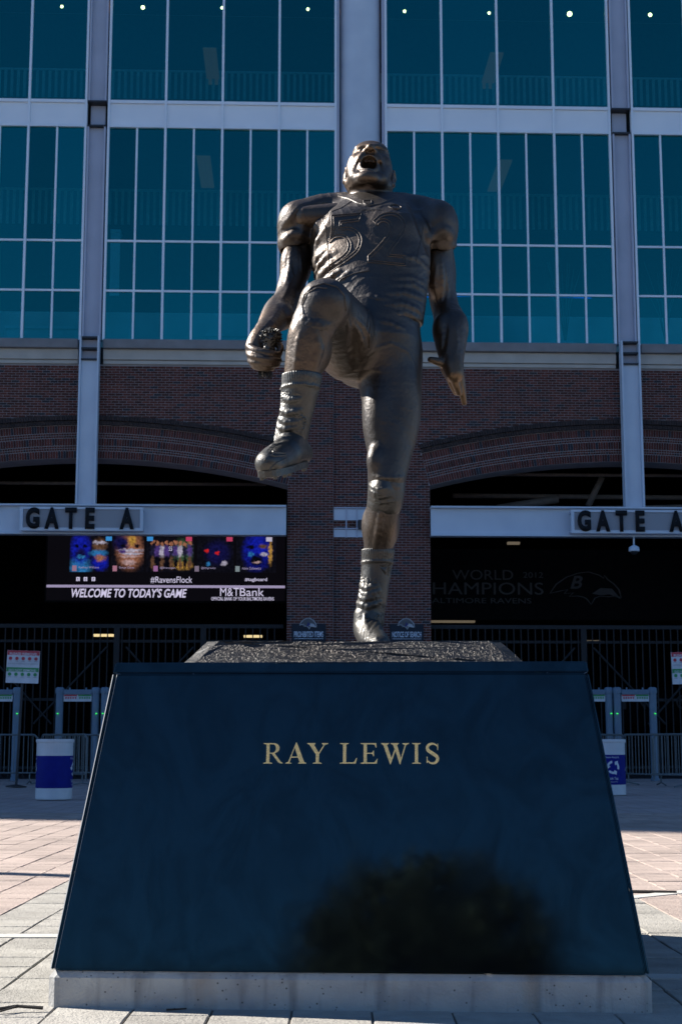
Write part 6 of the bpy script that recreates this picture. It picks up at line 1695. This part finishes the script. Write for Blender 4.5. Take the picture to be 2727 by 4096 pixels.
tr.scale = (1.12, 1.0, 0.93)
N_ = 26000
cl = [(Vector((random.uniform(-3.1, 3.1), random.uniform(-2.4, 2.4), random.uniform(2.8, 7.4))), random.uniform(.45, 0.85)) for _ in range(190)]
cl = [(c, r) for c, r in cl if (c.x/3.0)**2+(c.y/2.6)**2+((c.z-4.7)/2.75)**2 < 1]
V = np.empty((N_*4, 3), np.float32)
for i in range(N_):
    c, r = random.choice(cl) if i % 5 else (random.choice(cl)[0], 1.15)
    d = Vector((random.gauss(0, 1), random.gauss(0, 1), random.gauss(0, 1))).normalized()*r*random.uniform(0.5, 1.0)
    p = c + d; a = Vector((random.uniform(-1, 1), random.uniform(-1, 1), random.uniform(-1, 1))).normalized()*0.09; b = a.orthogonal().normalized()*0.055
    for k, q in enumerate((p-a, p+b, p+a, p-b)): V[i*4+k] = q
me = bpy.data.meshes.new('crown'); me.vertices.add(N_*4); me.vertices.foreach_set('co', V.ravel())
me.loops.add(N_*4); me.loops.foreach_set('vertex_index', np.arange(N_*4, dtype=np.int32)); me.polygons.add(N_)
me.polygons.foreach_set('loop_start', np.arange(0, N_*4, 4, dtype=np.int32)); me.polygons.foreach_set('loop_total', np.full(N_, 4, np.int32))
me.update(calc_edges=True); me.materials.append(M['leaf']); link(bpy.data.objects.new('crown', me), tr)

wh = thing('brick_warehouse', 'long low brick warehouse far across the road, mirrored as a dark band in the pedestal', 'building', (-4, -85, 0))
M['wh'] = mat('old warehouse brick', (0.13, 0.06, 0.045), (0.10, 0.045, 0.035), 0.85, scale=0.6)
box('wall', (-70, 70, -12, 0, 0, 12.6), M['wh'], wh)
box('parapet', (-70.2, 70.2, -12.2, 0.2, 12.601, 13.1), M['stone'], wh)
wme = None
for i in range(22):
    for j in range(3):
        if wme is None: o = box('window', (-1.1, 1.1, 0.01, 0.06, 0, 2.2), M['darksteel'], wh); wme = o.data
        else: o = link(bpy.data.objects.new('window', wme), wh)
        o.location = (-64+i*6.1, 0, 1.6+j*3.9)

# ================================================================== DEBRIS ON THE PAVING
M['twig'] = mat('dark twig', (0.035, 0.028, 0.022), rough=0.8)
tw = MB()
pp = [Vector((-1.225, 5.50, 0.012)), Vector((-1.15, 5.535, 0.018)), Vector((-1.06, 5.535, 0.012))]
for a, b in zip(pp[:-1], pp[1:]): tw.tube(a, b, 0.006, 0.007, 6)
tw.tube(pp[1], Vector((-1.20, 5.47, 0.010)), 0.004, 0.003, 6)
tag(tw.build('twig', M['twig']), 'dark forked twig lying on the paving at the lower left', 'twig')
t2 = MB(); t2.tube((-0.62, 5.53, 0.006), (-0.55, 5.545, 0.008), 0.004, 0.003, 6)
tag(t2.build('twig', M['twig']), 'short thin twig lying in front of the concrete plinth', 'twig')
t3 = MB(); t3.tube((1.83, 9.75, 0.008), (2.12, 9.72, 0.01), 0.012, 0.008, 6)
tag(t3.build('twig', M['twig']), 'dark stick on the sunlit paving right of the pedestal', 'twig')
